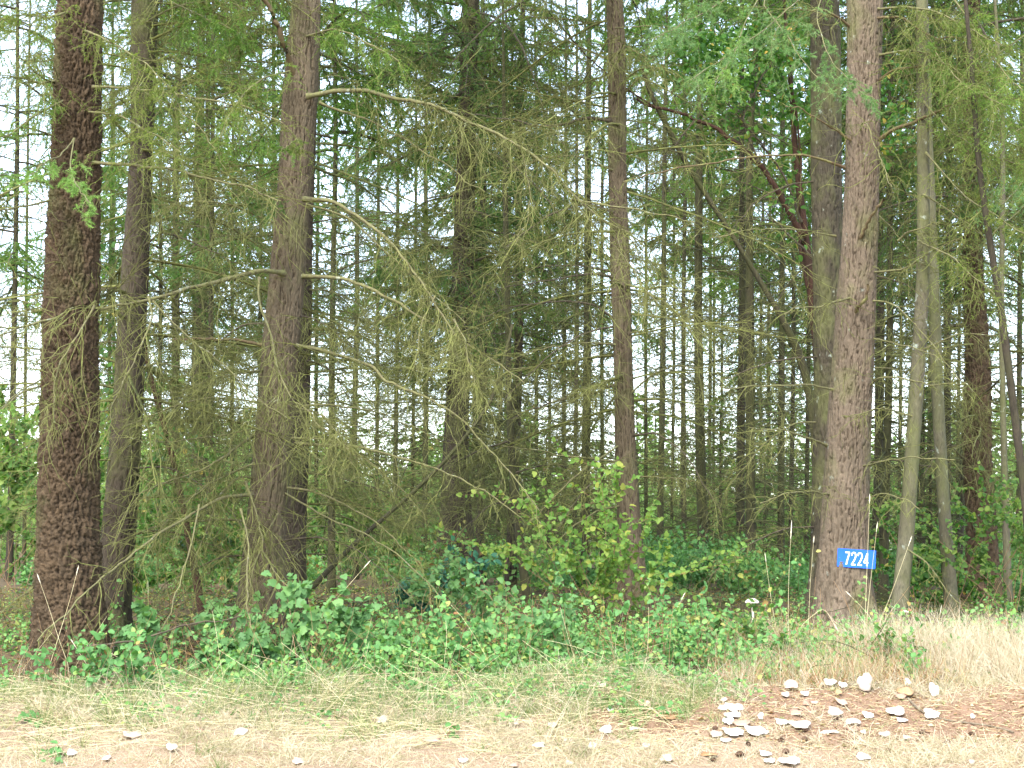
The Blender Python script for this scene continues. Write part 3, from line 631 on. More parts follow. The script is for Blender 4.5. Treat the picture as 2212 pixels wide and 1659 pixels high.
# the sign tree's limbs
for px, r, tw_, L_, lab in (([(1825, 362), (1740, 333), (1650, 330), (1560, 345), (1480, 358), (1360, 388)], .016, 22, .5, 'long thin limb reaching level to the left'),
                       ([(1870, 318), (1805, 285), (1770, 255), (1735, 232), (1700, 225)], .016, 12, .5, 'pale lichen limb kinked across the trunk'),
                       ([(1895, 305), (1930, 280), (1990, 258), (2050, 236), (2110, 216), (2212, 198)], .024, 30, .7, 'thick brown limb rising to the right'),
                       ([(1890, 182), (1930, 150), (1990, 143), (2080, 148), (2212, 140)], .016, 34, .8, None),
                       ([(1856, 545), (1862, 510), (1880, 470), (1897, 440)], .024, 0, .3, 'short sawn-off stub pointing up'),
                       ([(1846, 690), (1850, 670), (1875, 645), (1892, 598)], .027, 0, .3, None),
                       ([(1872, 842), (1895, 815), (1940, 812), (2010, 828), (2090, 834)], .014, 22, .6, None),
                       ([(1802, 842), (1750, 828), (1690, 830), (1620, 828), (1560, 836)], .014, 14, .5, None),
                       ([(1785, 962), (1740, 940), (1690, 930), (1620, 928)], .013, 18, .5, None),
                       ([(1850, 640), (1800, 650), (1740, 665), (1690, 682)], .012, 26, .6, None),
                       ([(1860, 650), (1930, 650), (1990, 700), (2050, 780), (2100, 830)], .010, 24, .7, None),
                       ([(1880, 730), (1950, 740), (2020, 780)], .009, 20, .6, None),
                       ([(1870, 590), (1960, 580), (2040, 530), (2110, 500)], .012, 26, .7, None),
                       ([(1805, 510), (1740, 495), (1660, 495), (1560, 515)], .010, 22, .5, None),
                       ([(1850, 1010), (1890, 1000), (1960, 990), (2040, 1000)], .010, 18, .5, None),
                       ([(1800, 1070), (1760, 1060), (1710, 1065), (1660, 1100)], .011, 24, .6, None),
                       ([(1860, 1080), (1920, 1060), (1980, 1080)], .009, 16, .5, None),
                       ([(1850, 300), (1870, 260), (1900, 320), (1940, 380), (1960, 420)], .008, 30, .6, None),
                       ([(1840, 60), (1780, 20), (1700, 10)], .016, 24, .8, None), ([(1880, 40), (1940, 30), (2000, 70), (2060, 60)], .018, 40, .8, None)):
    B(T6, px, r, .005 if r < .018 or tw_ else .013, twigs=tw_, tl=L_, sub=4, mat='limb_brown' if r > .015 else 'limb', d1=16.9 if px[-1][0] > 1900 or px[-1][0] < 1700 else 17.5, label=lab)
for px, n_, mt in (([(1890, 20), (1980, 10), (2080, 40), (2180, 80)], 60, 'needle_olive'), ([(1895, 120), (1980, 100), (2080, 150), (2150, 230)], 60, 'needle_olive'),
                   ([(2240, 60), (2160, 110), (2080, 190), (2030, 260)], 50, 'needle'), ([(2260, 250), (2170, 300), (2110, 380)], 50, 'needle'), ([(2260, 400), (2190, 460), (2120, 520)], 40, 'needle_dark')):
    B(T9 if px[0][0] > 2000 else T6, px, .014, .005, twigs=n_, tl=.75, sub=5, live=1, nmat=mt, needle_n=14, nl=.032, nw=.0055, d0=23.6 if px[0][0] > 2000 else 17.9, d1=22 if px[0][0] > 2000 else 16.4)
for px, d_ in (([(1940, 520), (1960, 500), (2060, 480)], .3), ([(1985, 760), (2060, 720), (2160, 730)], .3), ([(1975, 900), (1900, 880), (1850, 900)], .3), ([(1950, 1180), (2000, 1210), (2060, 1290), (2140, 1330)], .3), ([(1995, 420), (2080, 470), (2212, 560)], .6)):
    B(T7, px, .010, .004, twigs=22, tl=.5, sub=4, d1=17.6 - d_)
B(T9, [(2090, 900), (2120, 850), (2170, 800), (2230, 740)], .022, .012, twigs=10, tl=.5, mat='limb_dark', d1=22)
B(T9, [(2080, 990), (2050, 960), (2010, 1000), (1990, 1040)], .016, .008, twigs=12, tl=.5, mat='limb_dark', d1=23)
# red limbs and broad leaves of the madrone
B(MAD, [(1732, 505), (1700, 450), (1670, 400), (1640, 355), (1610, 330), (1575, 300), (1530, 270), (1470, 250), (1420, 235), (1370, 210)], .046, .016, twigs=16, tl=.6, sub=2, mat='red', tmat='limb_dark', d0=21.5, d1=21.0, side=1, label='thick red limb arching to the upper left')
B(MAD, [(1735, 520), (1710, 470), (1680, 430), (1640, 400), (1600, 380)], .014, .006, twigs=14, tl=.5, sub=2, mat='limb_dark', tmat='limb_dark', d1=21.3)
B(MAD, [(1745, 620), (1725, 540), (1735, 440), (1740, 330), (1730, 200), (1715, 60)], .022, .010, twigs=12, tl=.5, sub=2, mat='red', tmat='limb_dark', d1=21.6)
B(MAD, [(1800, 630), (1775, 585), (1745, 540), (1700, 500), (1650, 440)], .020, .008, twigs=6, tl=.4, mat='limb_dark', tmat='limb_dark', d0=21.2, d1=21.2)
B(MAD, [(1730, 480), (1700, 380), (1650, 300), (1600, 240), (1560, 190)], .020, .006, twigs=30, tl=.7, sub=4, mat='limb_dark', tmat='limb_dark', d1=21.0)
B(MAD, [(1640, 350), (1600, 260), (1640, 180), (1700, 110)], .016, .006, twigs=30, tl=.6, sub=4, mat='limb_dark', tmat='limb_dark', d0=21.2, d1=21.4)
B(MAD, [(1420, 235), (1330, 180), (1250, 110), (1180, 40)], .014, .006, twigs=26, tl=.6, sub=4, mat='red', tmat='limb_dark', d0=21, d1=20.6)
B(MAD, [(1500, 262), (1440, 330), (1400, 420)], .012, .005, twigs=20, tl=.6, sub=4, mat='limb_dark', tmat='limb_dark', d0=21, d1=20.8)
B(MAD, [(1735, 500), (1660, 480), (1590, 480)], .010, .005, twigs=16, tl=.5, mat='limb_dark', tmat='limb_dark', d1=21.3)

# ---------------------------------------------------------------- leaves
def leaf_template(kind):
    """outline points (x along, y across) -> verts with fold, fan faces; unit length"""
    if kind == 'lobed':
        h = [(0, .0), (.08, .16), (.22, .34), (.30, .22), (.42, .46), (.56, .40), (.62, .24), (.78, .28), (.90, .12), (1.0, 0)]
    elif kind == 'oval':
        h = [(0, 0), (.15, .2), (.4, .33), (.7, .27), (.9, .12), (1, 0)]
    elif kind == 'simple':
        h = [(0, 0), (.3, .36), (.75, .28), (1, 0)]
    elif kind == 'tiny':
        h = [(0, 0), (.45, .36), (1, 0)]
    elif kind == 'toothed':
        h = [(0, .0), (.08, .3), (.3, .42), (.38, .36), (.58, .40), (.66, .26), (.85, .2), (1, 0)]
    up = [(x, y, .18 * y) for x, y in h]
    mid = h[1:-1]
    V = [(h[0][0], 0, 0)]
    top = []; bot = []
    for x, y in mid:
        V.append((x, y, .3 * y - .12 * x * x)); top.append(len(V) - 1)
    V.append((1, 0, -.14)); tip = len(V) - 1
    for x, y in mid:
        V.append((x, -y, .3 * y - .12 * x * x)); bot.append(len(V) - 1)
    V.append((.5, 0, -.03)); c = len(V) - 1
    t1 = [0] + top + [tip]; b1 = [0] + bot + [tip]
    Fc = [(c, t1[i + 1], t1[i]) for i in range(len(t1) - 1)] + [(c, b1[i], b1[i + 1]) for i in range(len(b1) - 1)]
    return np.array(V, float), np.array(Fc)
LT = {k: leaf_template(k) for k in ('lobed', 'oval', 'simple', 'toothed')}
LT['tiny'] = (np.array([(0, 0, 0), (.5, .34, .08), (1, 0, -.1), (.5, -.34, .08)], float), np.array([(0, 2, 1), (0, 3, 2)]))
def frames(D, Nn):
    D = unit(D); Y = unit(np.cross(Nn, D)); Z = np.cross(D, Y)
    return D, Y, Z
def leaves(acc, S, D, Nn, size, kind, a):
    V, Fc = LT[kind]; X, Y, Z = frames(D, Nn)
    n = len(S)
    W = S[:, None] + size[:, None, None] * (V[None, :, 0:1] * X[:, None] + V[None, :, 1:2] * Y[:, None] + V[None, :, 2:3] * Z[:, None])
    idx = (Fc[None] + (np.arange(n) * len(V))[:, None, None]).reshape(-1, 3)
    acc.add(W, [idx], np.repeat(a, len(V)))
def leaf_objs(parent, S, D, Nn, size, kind, mat, limit=300, acc=None, toward=True):
    """the largest leaves as single objects, the others joined"""
    base = np.array(parent.location) if parent else np.zeros(3)
    V, Fc = LT[kind]
    key = 'leaf_' + kind + mat
    if key not in M: M[key] = mk_mesh('leaf', V, [Fc], [M[mat]], False, {'rnd': np.full(len(V), .3)})
    order = np.argsort(-size)
    X, Y, Z = frames(D, Nn)
    for i in order[:limit]:
        o = bpy.data.objects.new('leaf', M[key]); COL.objects.link(o); o.parent = parent
        p = S[i] - base; s = size[i]
        o.matrix_local = Matrix(((X[i][0] * s, Y[i][0] * s, Z[i][0] * s, p[0]), (X[i][1] * s, Y[i][1] * s, Z[i][1] * s, p[1]), (X[i][2] * s, Y[i][2] * s, Z[i][2] * s, p[2]), (0, 0, 0, 1)))
    rest = order[limit:]
    if len(rest):
        ac = Acc(); leaves(ac, S[rest], D[rest], Nn[rest], size[rest], kind if kind != 'lobed' else 'lobed', rng.random(len(rest)))
        obj('small_leaves', ac.mesh('small_leaves', [M[mat]], False, base), parent, 'stuff')
def shrub(name, label, cat, base, nst, H, spread, nleaf, lsize, kind, mat, limit, stemmat='stem_brown', droop=.05, side_n=4, upn=.8, group=None, yspread=None, lean=(0, 0), rs=.005):
    base = np.asarray(base, float); ysp = spread if yspread is None else yspread
    root = thing(name, label, cat, base, group)
    S = base + np.stack([rng.normal(0, spread * .22, nst), rng.normal(0, ysp * .2, nst), np.zeros(nst)], 1)
    S[:, 2] = hgt(S[:, 0], S[:, 1]) - .03
    D = np.stack([rng.normal(0, 1, nst) * spread * .8 + lean[0], rng.normal(0, 1, nst) * ysp * .8 + lean[1], np.full(nst, H)], 1)
    L = H * rng.uniform(.55, 1.15, nst)
    sp = grow(S, D, L, 12, droop, .09)
    ac = Acc(); tubes(ac, sp, np.linspace(1, .35, 12)[None] * np.full((nst, 1), rs), 4)
    S2, T2, t2, i2 = sample(sp, side_n, .3, .95)
    s2 = grow(S2, T2 + rng.normal(0, .9, T2.shape), L[i2] * rng.uniform(.2, .5, len(S2)), 7, droop, .12)
    tubes(ac, s2, np.linspace(1, .4, 7)[None] * np.full((len(s2), 1), rs * .5), 3)
    obj('stems', ac.mesh('stems', [M[stemmat]], False, base), root, 'stuff')
    both = np.concatenate([s2, sp[:, ::2][:, :6][:, [0, 1, 2, 3, 4, 5, 5]]]) if False else s2
    m = max(1, nleaf // len(s2))
    S3, T3_, t3, i3 = sample(s2, m, .1, 1)
    top = sp[:, 6:]
    m2 = max(1, nleaf // 3 // nst)
    S4, T4_, t4, i4 = sample(top, m2, 0, 1)
    S3 = np.concatenate([S3, S4]); T3_ = np.concatenate([T3_, T4_])
    n = len(S3)
    Dl = T3_ * .4 + rng.normal(0, .8, (n, 3)) + np.array([0, -.25, -.15])
    Nn = rng.normal(0, .45, (n, 3)) + np.array([0, -.75, upn])
    sz = lsize * rng.uniform(.55, 1.3, n)
    leaf_objs(root, S3, Dl, Nn, sz, kind, mat, limit)
    return root

# broad leaves on the madrone, and a leafy twig of it over the middle
def leaf_cloud(tree, boxes, n, size, kind, mat, d, name='foliage', dj=.6):
    ac = Acc(); S = []
    for (u0, v0, u1, v1, w) in boxes:
        k = int(n * w)
        c = max(2, k // 14)
        cu, cv = rng.uniform(u0, u1, c), rng.uniform(v0, v1, c); cd = d + rng.uniform(-dj, dj, c)
        for i in range(c):
            p = P(cu[i], cv[i], cd[i]); S.append(p + rng.normal(0, .11, (14, 3)))
    S = np.concatenate(S); m = len(S)
    leaves(ac, S, rng.normal(0, 1, (m, 3)) + np.array([0, 0, -.4]), rng.normal(0, .6, (m, 3)) + np.array([0, -.4, .8]), size * rng.uniform(.6, 1.2, m), kind, rng.random(m))
    obj(name, ac.mesh(name, [M[mat]], False, tree.base), tree.root, 'stuff')
leaf_cloud(MAD, [(1540, 60, 1760, 250, 1.3), (1690, 330, 1790, 560, .22), (1440, 60, 1560, 150, .4), (1900, 150, 1960, 330, .3), (1480, 250, 1600, 330, .2)], 1200, .085, 'oval', 'madrone_leaf', 21.6)
leaf_cloud(RED, [(200, 700, 250, 930, .3), (300, 920, 420, 1100, .2), (190, 560, 240, 700, .12), (250, 960, 330, 1060, .1)], 700, .09, 'simple', 'madrone_leaf', 19.4)

# leafy limbs across the tops of the left trunks
for t_, px_, n_, mt_ in ((T1, [(170, 60), (230, 90), (300, 130), (360, 200)], 44, 'needle_olive'), (T1, [(150, 210), (90, 240), (30, 280), (-40, 300)], 44, 'needle'), (T1, [(180, 240), (260, 250), (340, 290), (420, 340)], 46, 'needle_olive'),
                         (T1, [(160, 20), (100, 40), (40, 30), (-30, 60)], 40, 'needle_olive'), (T2, [(310, 200), (380, 230), (440, 290), (480, 350)], 44, 'needle'), (T3, [(655, 80), (720, 60), (800, 90), (860, 140)], 30, 'needle'), (T3, [(640, 150), (560, 170), (500, 220), (460, 280)], 36, 'needle')):
    B(t_, px_, .012, .004, twigs=n_, tl=.6, sub=5, live=1, nmat=mt_, needle_n=20, nl=.032, nw=.0055, d0=t_.d - .1, d1=t_.d - 1.3, t0=.05)
# ---------------------------------------------------------------- the near hanging fir sprays
def spray(tree, px, n, tl, mat, d0, d1, nn=44, nl=.030, nw=.0042, label=None, r=.008):
    return B(tree, px, r, .003, twigs=n, tl=tl, sub=6, live=1, nmat=mat, needle_n=nn, nl=nl, nw=nw, d0=d0, d1=d1, t0=.35, droop=.07, rtw=.003, sub_len=.45, label=label, tmat='limb')
spray(T1, [(160, 300), (130, 330), (90, 350), (60, 370), (40, 380)], 10, .36, 'needle_fresh', 15.4, 12.8, label='fresh light green fir spray in front of the trunk')
spray(T1, [(160, 300), (150, 350), (160, 400), (190, 450)], 12, .34, 'needle_fresh', 15.4, 12.8)
spray(T1, [(90, 820), (40, 850), (5, 890), (-20, 930)], 9, .3, 'needle_fresh', 15.4, 13.0)
spray(T6, [(1790, -60), (1700, 20), (1640, 70), (1560, 120), (1480, 170)], 22, .5, 'needle_blue', 17.6, 14.8, label='bluish green fir spray hanging before the trunk')
spray(T6, [(1790, -60), (1760, 40), (1790, 120), (1850, 180), (1890, 205)], 22, .45, 'needle_blue', 17.6, 14.8)
spray(T6, [(1700, -60), (1640, 10), (1700, 90), (1780, 190)], 22, .5, 'needle_blue', 17.4, 14.9)
spray(T6, [(1640, -60), (1560, 0), (1480, 50), (1400, 90)], 26, .45, 'needle_blue', 17.4, 14.9)
spray(T6, [(1660, -40), (1600, 60), (1560, 150), (1530, 180)], 20, .45, 'needle_fresh', 17.3, 14.8)
spray(T9, [(2260, 340), (2212, 380), (2150, 450)], 18, .6, 'needle_blue', 23, 19, nw=.006)
spray(T2, [(330, -20), (420, 30), (520, 80)], 30, .6, 'needle', 17.4, 16.5, nw=.006)
spray(T3, [(640, 300), (620, 320), (600, 345)], 12, .3, 'needle', 17.0, 16.5)
spray(T3, [(612, 425), (590, 425), (560, 440)], 14, .35, 'needle_dark', 17.0, 16.5)
spray(T5, [(1330, 60), (1420, 60), (1480, 100)], 16, .5, 'needle_blue', 20.5, 19.5, nw=.006)

# ---------------------------------------------------------------- slender trees behind
GAPS = [(-400, 'at the far left edge'), (150, 'between the two left trunks'), (285, 'between grey furrowed trunk and plated fir'),
        (605, 'between plated fir and dark middle fir'), (985, 'between dark middle fir and straight brown fir'),
        (1350, 'between straight brown fir and sign tree'), (1840, 'between sign tree and first pale trunk'), (1976, 'right of the first pale trunk'), (9999, '')]
MID = []  # (u0 at v=0, u at v=1200, width, dark/mossy/smooth/furrowed, depth)
for row in [(727, 716, 15, 'mossy', 27), (462, 452, 13, 'dark', 33), (392, 380, 18, 'greyish', 44), (440, 426, 30, 'greyish', 47), (775, 755, 12, 'mossy', 45), (1046, 1035, 18, 'dark', 34),
            (1128, 1103, 20, 'furrowed', 28), (1280, 1262, 20, 'mossy', 36), (1222, 1216, 10, 'mossy', 50), (1246, 1238, 10, 'dark', 47), (1436, 1424, 14, 'mossy', 42), (1460, 1449, 7, 'dark', 60),
            (1476, 1478, 11, 'dark', 50), (1506, 1520, 22, 'mossy', 34), (1545, 1540, 6, 'mossy', 66), (1566, 1558, 6, 'dark', 70), (1604, 1598, 17, 'dark', 38), (1624, 1622, 22, 'mossy', 33),
            (1688, 1686, 15, 'mossy', 44), (1714, 1706, 10, 'dark', 48), (1668, 1662, 8, 'mossy', 60), (1930, 1908, 18, 'mossy', 25), (2046, 2044, 18, 'dark', 29), (2150, 2176, 14, 'smooth', 22),
            (1900, 1892, 20, 'dark', 30), (2010, 1990, 16, 'dark', 34), (2205, 2200, 10, 'mossy', 36), (2110, 2068, 16, 'dark', 30), (566, 556, 10, 'dark', 50), (505, 500, 9, 'mossy', 55),
            (860, 850, 10, 'mossy', 50), (900, 888, 8, 'dark', 58), (925, 915, 12, 'mossy', 42), (820, 812, 9, 'dark', 55), (1160, 1158, 9, 'dark', 60), (1190, 1186, 7, 'mossy', 62), (40, 20, 14, 'dark', 36),
            (350, 338, 10, 'dark', 40), (60, 52, 8, 'mossy', 48), (1400, 1396, 8, 'mossy', 56), (1648, 1644, 7, 'dark', 64), (1752, 1740, 10, 'dark', 50), (2030, 2022, 8, 'dark', 52), (1945, 1940, 8, 'mossy', 50),
            (245, 236, 10, 'mossy', 46), (690, 684, 9, 'dark', 56), (2080, 2066, 8, 'mossy', 44), (1096, 1072, 9, 'mossy', 48), (1310, 1302, 9, 'dark', 52)]:
    MID.append(row)
r2 = np.random.default_rng(5)
for k in range(16):
    zone = r2.random()
    u = r2.uniform(-150, 1320) if zone < .56 else (r2.uniform(1890, 2380) if zone < .76 else r2.uniform(1380, 1760))
    d = r2.uniform(46, 88)
    MID.append((u + r2.uniform(-6, 16), u, (.13 + .09 * r2.random()) * F / d, ('mossy', 'dark')[k % 2], d))
for k, (ut, ub, w, bk, d) in enumerate(MID):
    tall = 17.5 + 3 * r2.random()
    look = 'pale' if bk in ('smooth',) else 'greyish' if bk == 'greyish' else 'mossy' if bk == 'mossy' else 'dark' if bk == 'dark' else 'furrowed'
    size = 'stout' if w > 17 else 'slim' if w > 11 else 'thin' if w > 6 else 'very thin'
    b1, b2, b3 = r2.normal(0, .28, 3) * max(w, 9)
    t = Tree('slender_fir', '%s %s' % (size, look), d, [(0, ut + b3 - w * .24, ut + b3 + w * .24), (300, (ut * 3 + ub) / 4 + b2 - w * .34, (ut * 3 + ub) / 4 + b2 + w * .34), (700, (ut + ub) / 2 + b1 - w * .43, (ut + ub) / 2 + b1 + w * .43), (1000, (ut + ub * 3) / 4 + b1 * .5 - w * .48, (ut + ub * 3) / 4 + b1 * .5 + w * .48), (1235, ub - w * .54, ub + w * .54)], bk,
             top=tall, seed=60 + k, hi=.75 if d > 40 else 1, group='slender firs standing behind the big roadside trees')
    if bk != 'smooth':
        bare = (700 < ub < 905 and k % 3 == 1) or (1175 < ub < 1300 and k % 2)
        z = r2.uniform(-.6, 1.6) + (3.6 if 1400 < ub < 1640 else -1.8 if ub < 620 and k % 2 else -1.0 if 900 < ub < 1170 else 0)
        if 600 < ub < 1320 and k % 3: add_crown(t, None, dead=DEAD[(k + 1) % 3])
        add_crown(t, None if bare else CR_SLIM[k % 4], z=z, s=r2.uniform(1.0, 1.2), dead=DEAD[k % 3])
    t.mid = True
ORD = ['first', 'second', 'third', 'fourth', 'fifth', 'sixth', 'seventh', 'eighth', 'ninth', 'tenth', 'eleventh', 'twelfth', 'thirteenth', 'fourteenth', 'fifteenth', 'sixteenth', 'seventeenth', 'eighteenth', 'nineteenth', 'twentieth'] + ['%dth' % i for i in range(21, 90)]
mids = sorted([(u, t) for u, t in TREES if hasattr(t, 'mid')], key=lambda a: a[0])
for (g0, gn), (g1, _) in zip(GAPS[:-1], GAPS[1:]):
    inside = [t for u, t in mids if g0 <= u < g1]
    for i, t in enumerate(inside):
        t.root['label'] = '%s fir, %s from left %s' % (t.root['label'], ORD[i], gn)
for i, t in enumerate((T2, T3b, T5, T4, T9)): add_crown(t, None, dead=DEAD_BIG[i % 2])

for i, (u, d, h_, lab) in enumerate(((1556, 44, 4.2, 'small bushy young fir low among the slender trunks left of the sign tree'), (1652, 50, 3.4, 'shorter young fir close to the sign tree, far back'), (770, 38, 3.6, 'young green fir behind the long hanging twigs'),
                                     (438, 34, 3.8, 'young fir growing low between the grey trunk and the plated fir'), (1180, 46, 3.6, 'young fir low between the thin mossy trunk and the straight brown fir'), (2010, 34, 3.6, 'young fir low behind the two pale trunks'))):
    v = 1188 - (h_ - .65) / d * F
    t = Tree('young_fir', lab, d, [(v, u - 1, u + 1), (1220, u - 5, u + 5)], 'dark', top=0, seed=300 + i, hi=.4)
    s_ = h_ / 19.5 * 1.35
    c = obj('crown', CR_SLIM[i % 2][0], t.root); c.scale = (s_ * 1.5, s_ * 1.5, s_); c.location.z = -5.4 * s_ + .5; obj('crown_limbs', CR_SLIM[i % 2][1], c)
# a closed wood and bright thickets far behind
def far_wood():
    ac = Acc(); tr = Acc()
    n = 210
    x = rng.uniform(-48, 48, n); y = rng.uniform(92, 130, n); H = rng.uniform(5, 9.5, n)
    for i in range(n):
        gap = 8 < x[i] / y[i] * 90 < 17 or -9 < x[i] / y[i] * 90 < -5
        if gap: H[i] *= .5
        gz = float(hgt(x[i], y[i])); m = 420
        t = rng.random(m) ** .8; a = rng.random(m) * 6.28; rr = (1 - t) ** .7 * 2.1 * rng.random(m) ** .6
        S = np.stack([x[i] + rr * np.cos(a), y[i] + rr * np.sin(a), gz + .3 + t * (H[i] - .3)], 1)
        D = unit(np.stack([np.cos(a), np.sin(a), rng.uniform(-.6, .2, m)], 1))
        leaves(ac, S, D, rng.normal(0, .5, (m, 3)) + np.array([0, 0, 1]), rng.uniform(.25, .6, m), 'tiny', rng.random(m) * .6 + .4 * rng.random())
        pth = np.array([[x[i], y[i], gz - .2], [x[i], y[i], gz + H[i] * .95]])[None]
        tubes(tr, np.stack([pth[:, 0], (pth[:, 0] + pth[:, 1]) / 2, pth[:, 1]], 1), np.array([[.14, .1, .02]]), 5)
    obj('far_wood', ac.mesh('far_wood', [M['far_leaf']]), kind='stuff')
    obj('far_wood_trunks', tr.mesh('far_wood_trunks', [M['dark']]), kind='stuff')
far_wood()
def thicket(name, n, xr, yr, hr, mat, size, kind='tiny', per=300):
    ac = Acc(); x = rng.uniform(*xr, n); y = rng.uniform(*yr, n)
    for i in range(n):
        H = rng.uniform(*hr); W = H * rng.uniform(.5, .9); m = per
        v = unit(rng.normal(0, 1, (m, 3))) * (rng.random((m, 1)) ** .4)
        S = np.array([x[i], y[i], float(hgt(x[i], y[i])) + H * .5]) + v * np.array([W, W, H * .5]) + rng.normal(0, .08, (m, 3))
        leaves(ac, S, rng.normal(0, 1, (m, 3)), rng.normal(0, .6, (m, 3)) + np.array([0, -.3, .8]), size * rng.uniform(.6, 1.3, m), kind, np.clip(rng.random() * .6 + rng.normal(0, .2, m) + .1, 0, 1))
    obj(name, ac.mesh(name, [M[mat]]), kind='stuff')
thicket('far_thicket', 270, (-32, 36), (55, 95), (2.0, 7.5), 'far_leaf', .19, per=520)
thicket('undergrowth', 90, (-9, 10), (24, 44), (.3, 1.0), 'bramble', .09, per=420)
thicket('young_undergrowth', 60, (-14, 15), (36, 60), (.5, 2.2), 'rowan_leaf', .11, per=420)

# leafy bushes
def treelet(label, u, v, d, H, spread, n, size, mat, kind='simple', name='leafy_bush', limit=0, **kw):
    p = P(u, v, d); p[2] = float(hgt(p[0], d))
    return shrub(name, label, 'bush', p, 9, H, spread, n, size, kind, mat, limit, **kw)
treelet('tall leafy bush with small light green leaves at the left edge, beyond the shaggy trunk', 30, 1250, 21, 3.4, 1.5, 3200, .085, 'rowan_leaf')
treelet('airy light green bush left of the shaggy trunk, farther back', -20, 1250, 26, 4.4, 1.6, 2600, .11, 'rowan_leaf')
treelet('dark green leafy bush low between the two left trunks and the plated fir', 430, 1250, 22, 2.0, 1.6, 2400, .07, 'madrone_leaf')
treelet('yellow-green bush filling the gap behind the dead twigs', 470, 1250, 27, 2.8, 1.8, 2600, .09, 'rowan_leaf')
treelet('light green bush behind the thin mossy trunk left of the middle', 800, 1250, 34, 3.0, 2.2, 2400, .11, 'rowan_leaf')
treelet('leafy light green bush against the dark reddish trunk at the right', 2100, 1300, 20.5, 2.2, .95, 1300, .06, 'rowan_leaf')
treelet('dense green bush in the right corner behind the pale trunks', 2190, 1330, 19.6, 1.9, .9, 1200, .055, 'rowan_leaf')
treelet('low dark bush at the foot of the bending pale trunk', 2060, 1330, 21.5, 1.2, 1.0, 1600, .06, 'madrone_leaf')
shrub('leafy_bush', 'loose bush with yellowing round leaves at the foot of the straight brown fir', 'bush', G(1290, 1345), 18, 1.75, .95, 1500, .062, 'toothed', 'maple', 300, yspread=.5, side_n=6)
shrub('leafy_bush', 'small bluish green bush before the dark middle fir', 'bush', np.array([*P(935, 1250, 21)[:2], hgt(P(935, 1250, 21)[0], 21)]), 8, .82, .62, 420, .085, 'oval', 'teal', 150, yspread=.3, side_n=5)
shrub('leafy_bush', 'dull green bush between the bluish bush and the mossy trunk', 'bush', G(960, 1345), 12, .72, .85, 620, .065, 'toothed', 'leaf_green', 200, yspread=.4)
shrub('lobed_leaf_shrub', 'bluish green shrub with big lobed leaves below the plated fir', 'shrub', G(560, 1455), 20, .95, 1.9, 1500, .10, 'lobed', 'leaf_green', 300, yspread=.4, upn=.9, droop=.08)
shrub('lobed_leaf_shrub', 'lobed-leaf sprigs spreading left of the big lobed shrub', 'shrub', G(420, 1440), 7, .78, .6, 160, .10, 'lobed', 'leaf_green', 160, yspread=.25, lean=(-.1, 0))
for u_, v_, H_, sp_, k_, mt_, lab_ in ((740, 1450, .75, .5, 'toothed', 'leaf_green', 'low leafy clump right of the lobed shrub with toothed leaves'), (865, 1440, .62, .45, 'simple', 'bramble', 'small clump of pale leaves below the dark middle fir'),
        (1030, 1450, .60, .5, 'toothed', 'bramble', 'spreading clump in the brambles left of the mossy trunk'), (1210, 1440, .75, .45, 'toothed', 'leaf_green', 'bright green clump between the mossy trunk and straight brown fir'),
        (1500, 1430, .6, .5, 'simple', 'bramble', 'drooping leafy clump right of the straight brown fir'), (1620, 1425, .55, .45, 'simple', 'rowan_leaf', 'low yellow-green clump beside the large cream mushroom'), (250, 1500, .5, .4, 'simple', 'bramble', 'sparse leafy weeds right of the shaggy trunk foot')):
    shrub('leafy_clump', lab_, 'plant', G(u_, v_), 9, H_, sp_, 260, .062, k_, mt_, 120, yspread=.25, side_n=4)
shrub('upright_shoot', 'tall upright shoot with rounded leaves beside the plated fir', 'shrub', G(648, 1470), 2, 1.25, .12, 70, .085, 'toothed', 'leaf_green', 70, yspread=.1, droop=0)
shrub('upright_shoot', 'slender pale shoot with paired leaves left of the mossy trunk', 'shrub', G(1128, 1430), 2, .85, .1, 50, .06, 'toothed', 'leaf_green', 50, yspread=.1, droop=0)
shrub('upright_shoot', 'arching leafy shoot before the straight brown fir', 'shrub', G(1415, 1440), 3, .7, .2, 50, .06, 'toothed', 'bramble', 50, yspread=.1, droop=.05)
shrub('weed_plant', 'small green weed at the foot of the broad shaggy trunk', 'plant', G(130, 1500), 5, .55, .3, 90, .05, 'simple', 'bramble', 90, yspread=.2)
shrub('weed_plant', 'leafy weed leaning on the first pale trunk', 'plant', G(1930, 1440), 5, .5, .22, 70, .05, 'simple', 'rowan_leaf', 70, yspread=.15)
for i, (u, v, lab) in enumerate(((90, 1560, 'sprawling'), (320, 1545, 'small round-leaved'), (520, 1560, 'low creeping'), (930, 1590, 'low dark'), (700, 1555, 'flat pale green'), (930, 1545, 'broad trailing'), (115, 1640, 'pale three-leaved'), (810, 1520, 'thin trailing'))):
    shrub('weed_plant', lab + ' green weed in the dry verge grass', 'plant', G(u, v), 6, .16, .3, 40, .05, 'oval', 'bramble', 40, yspread=.18)

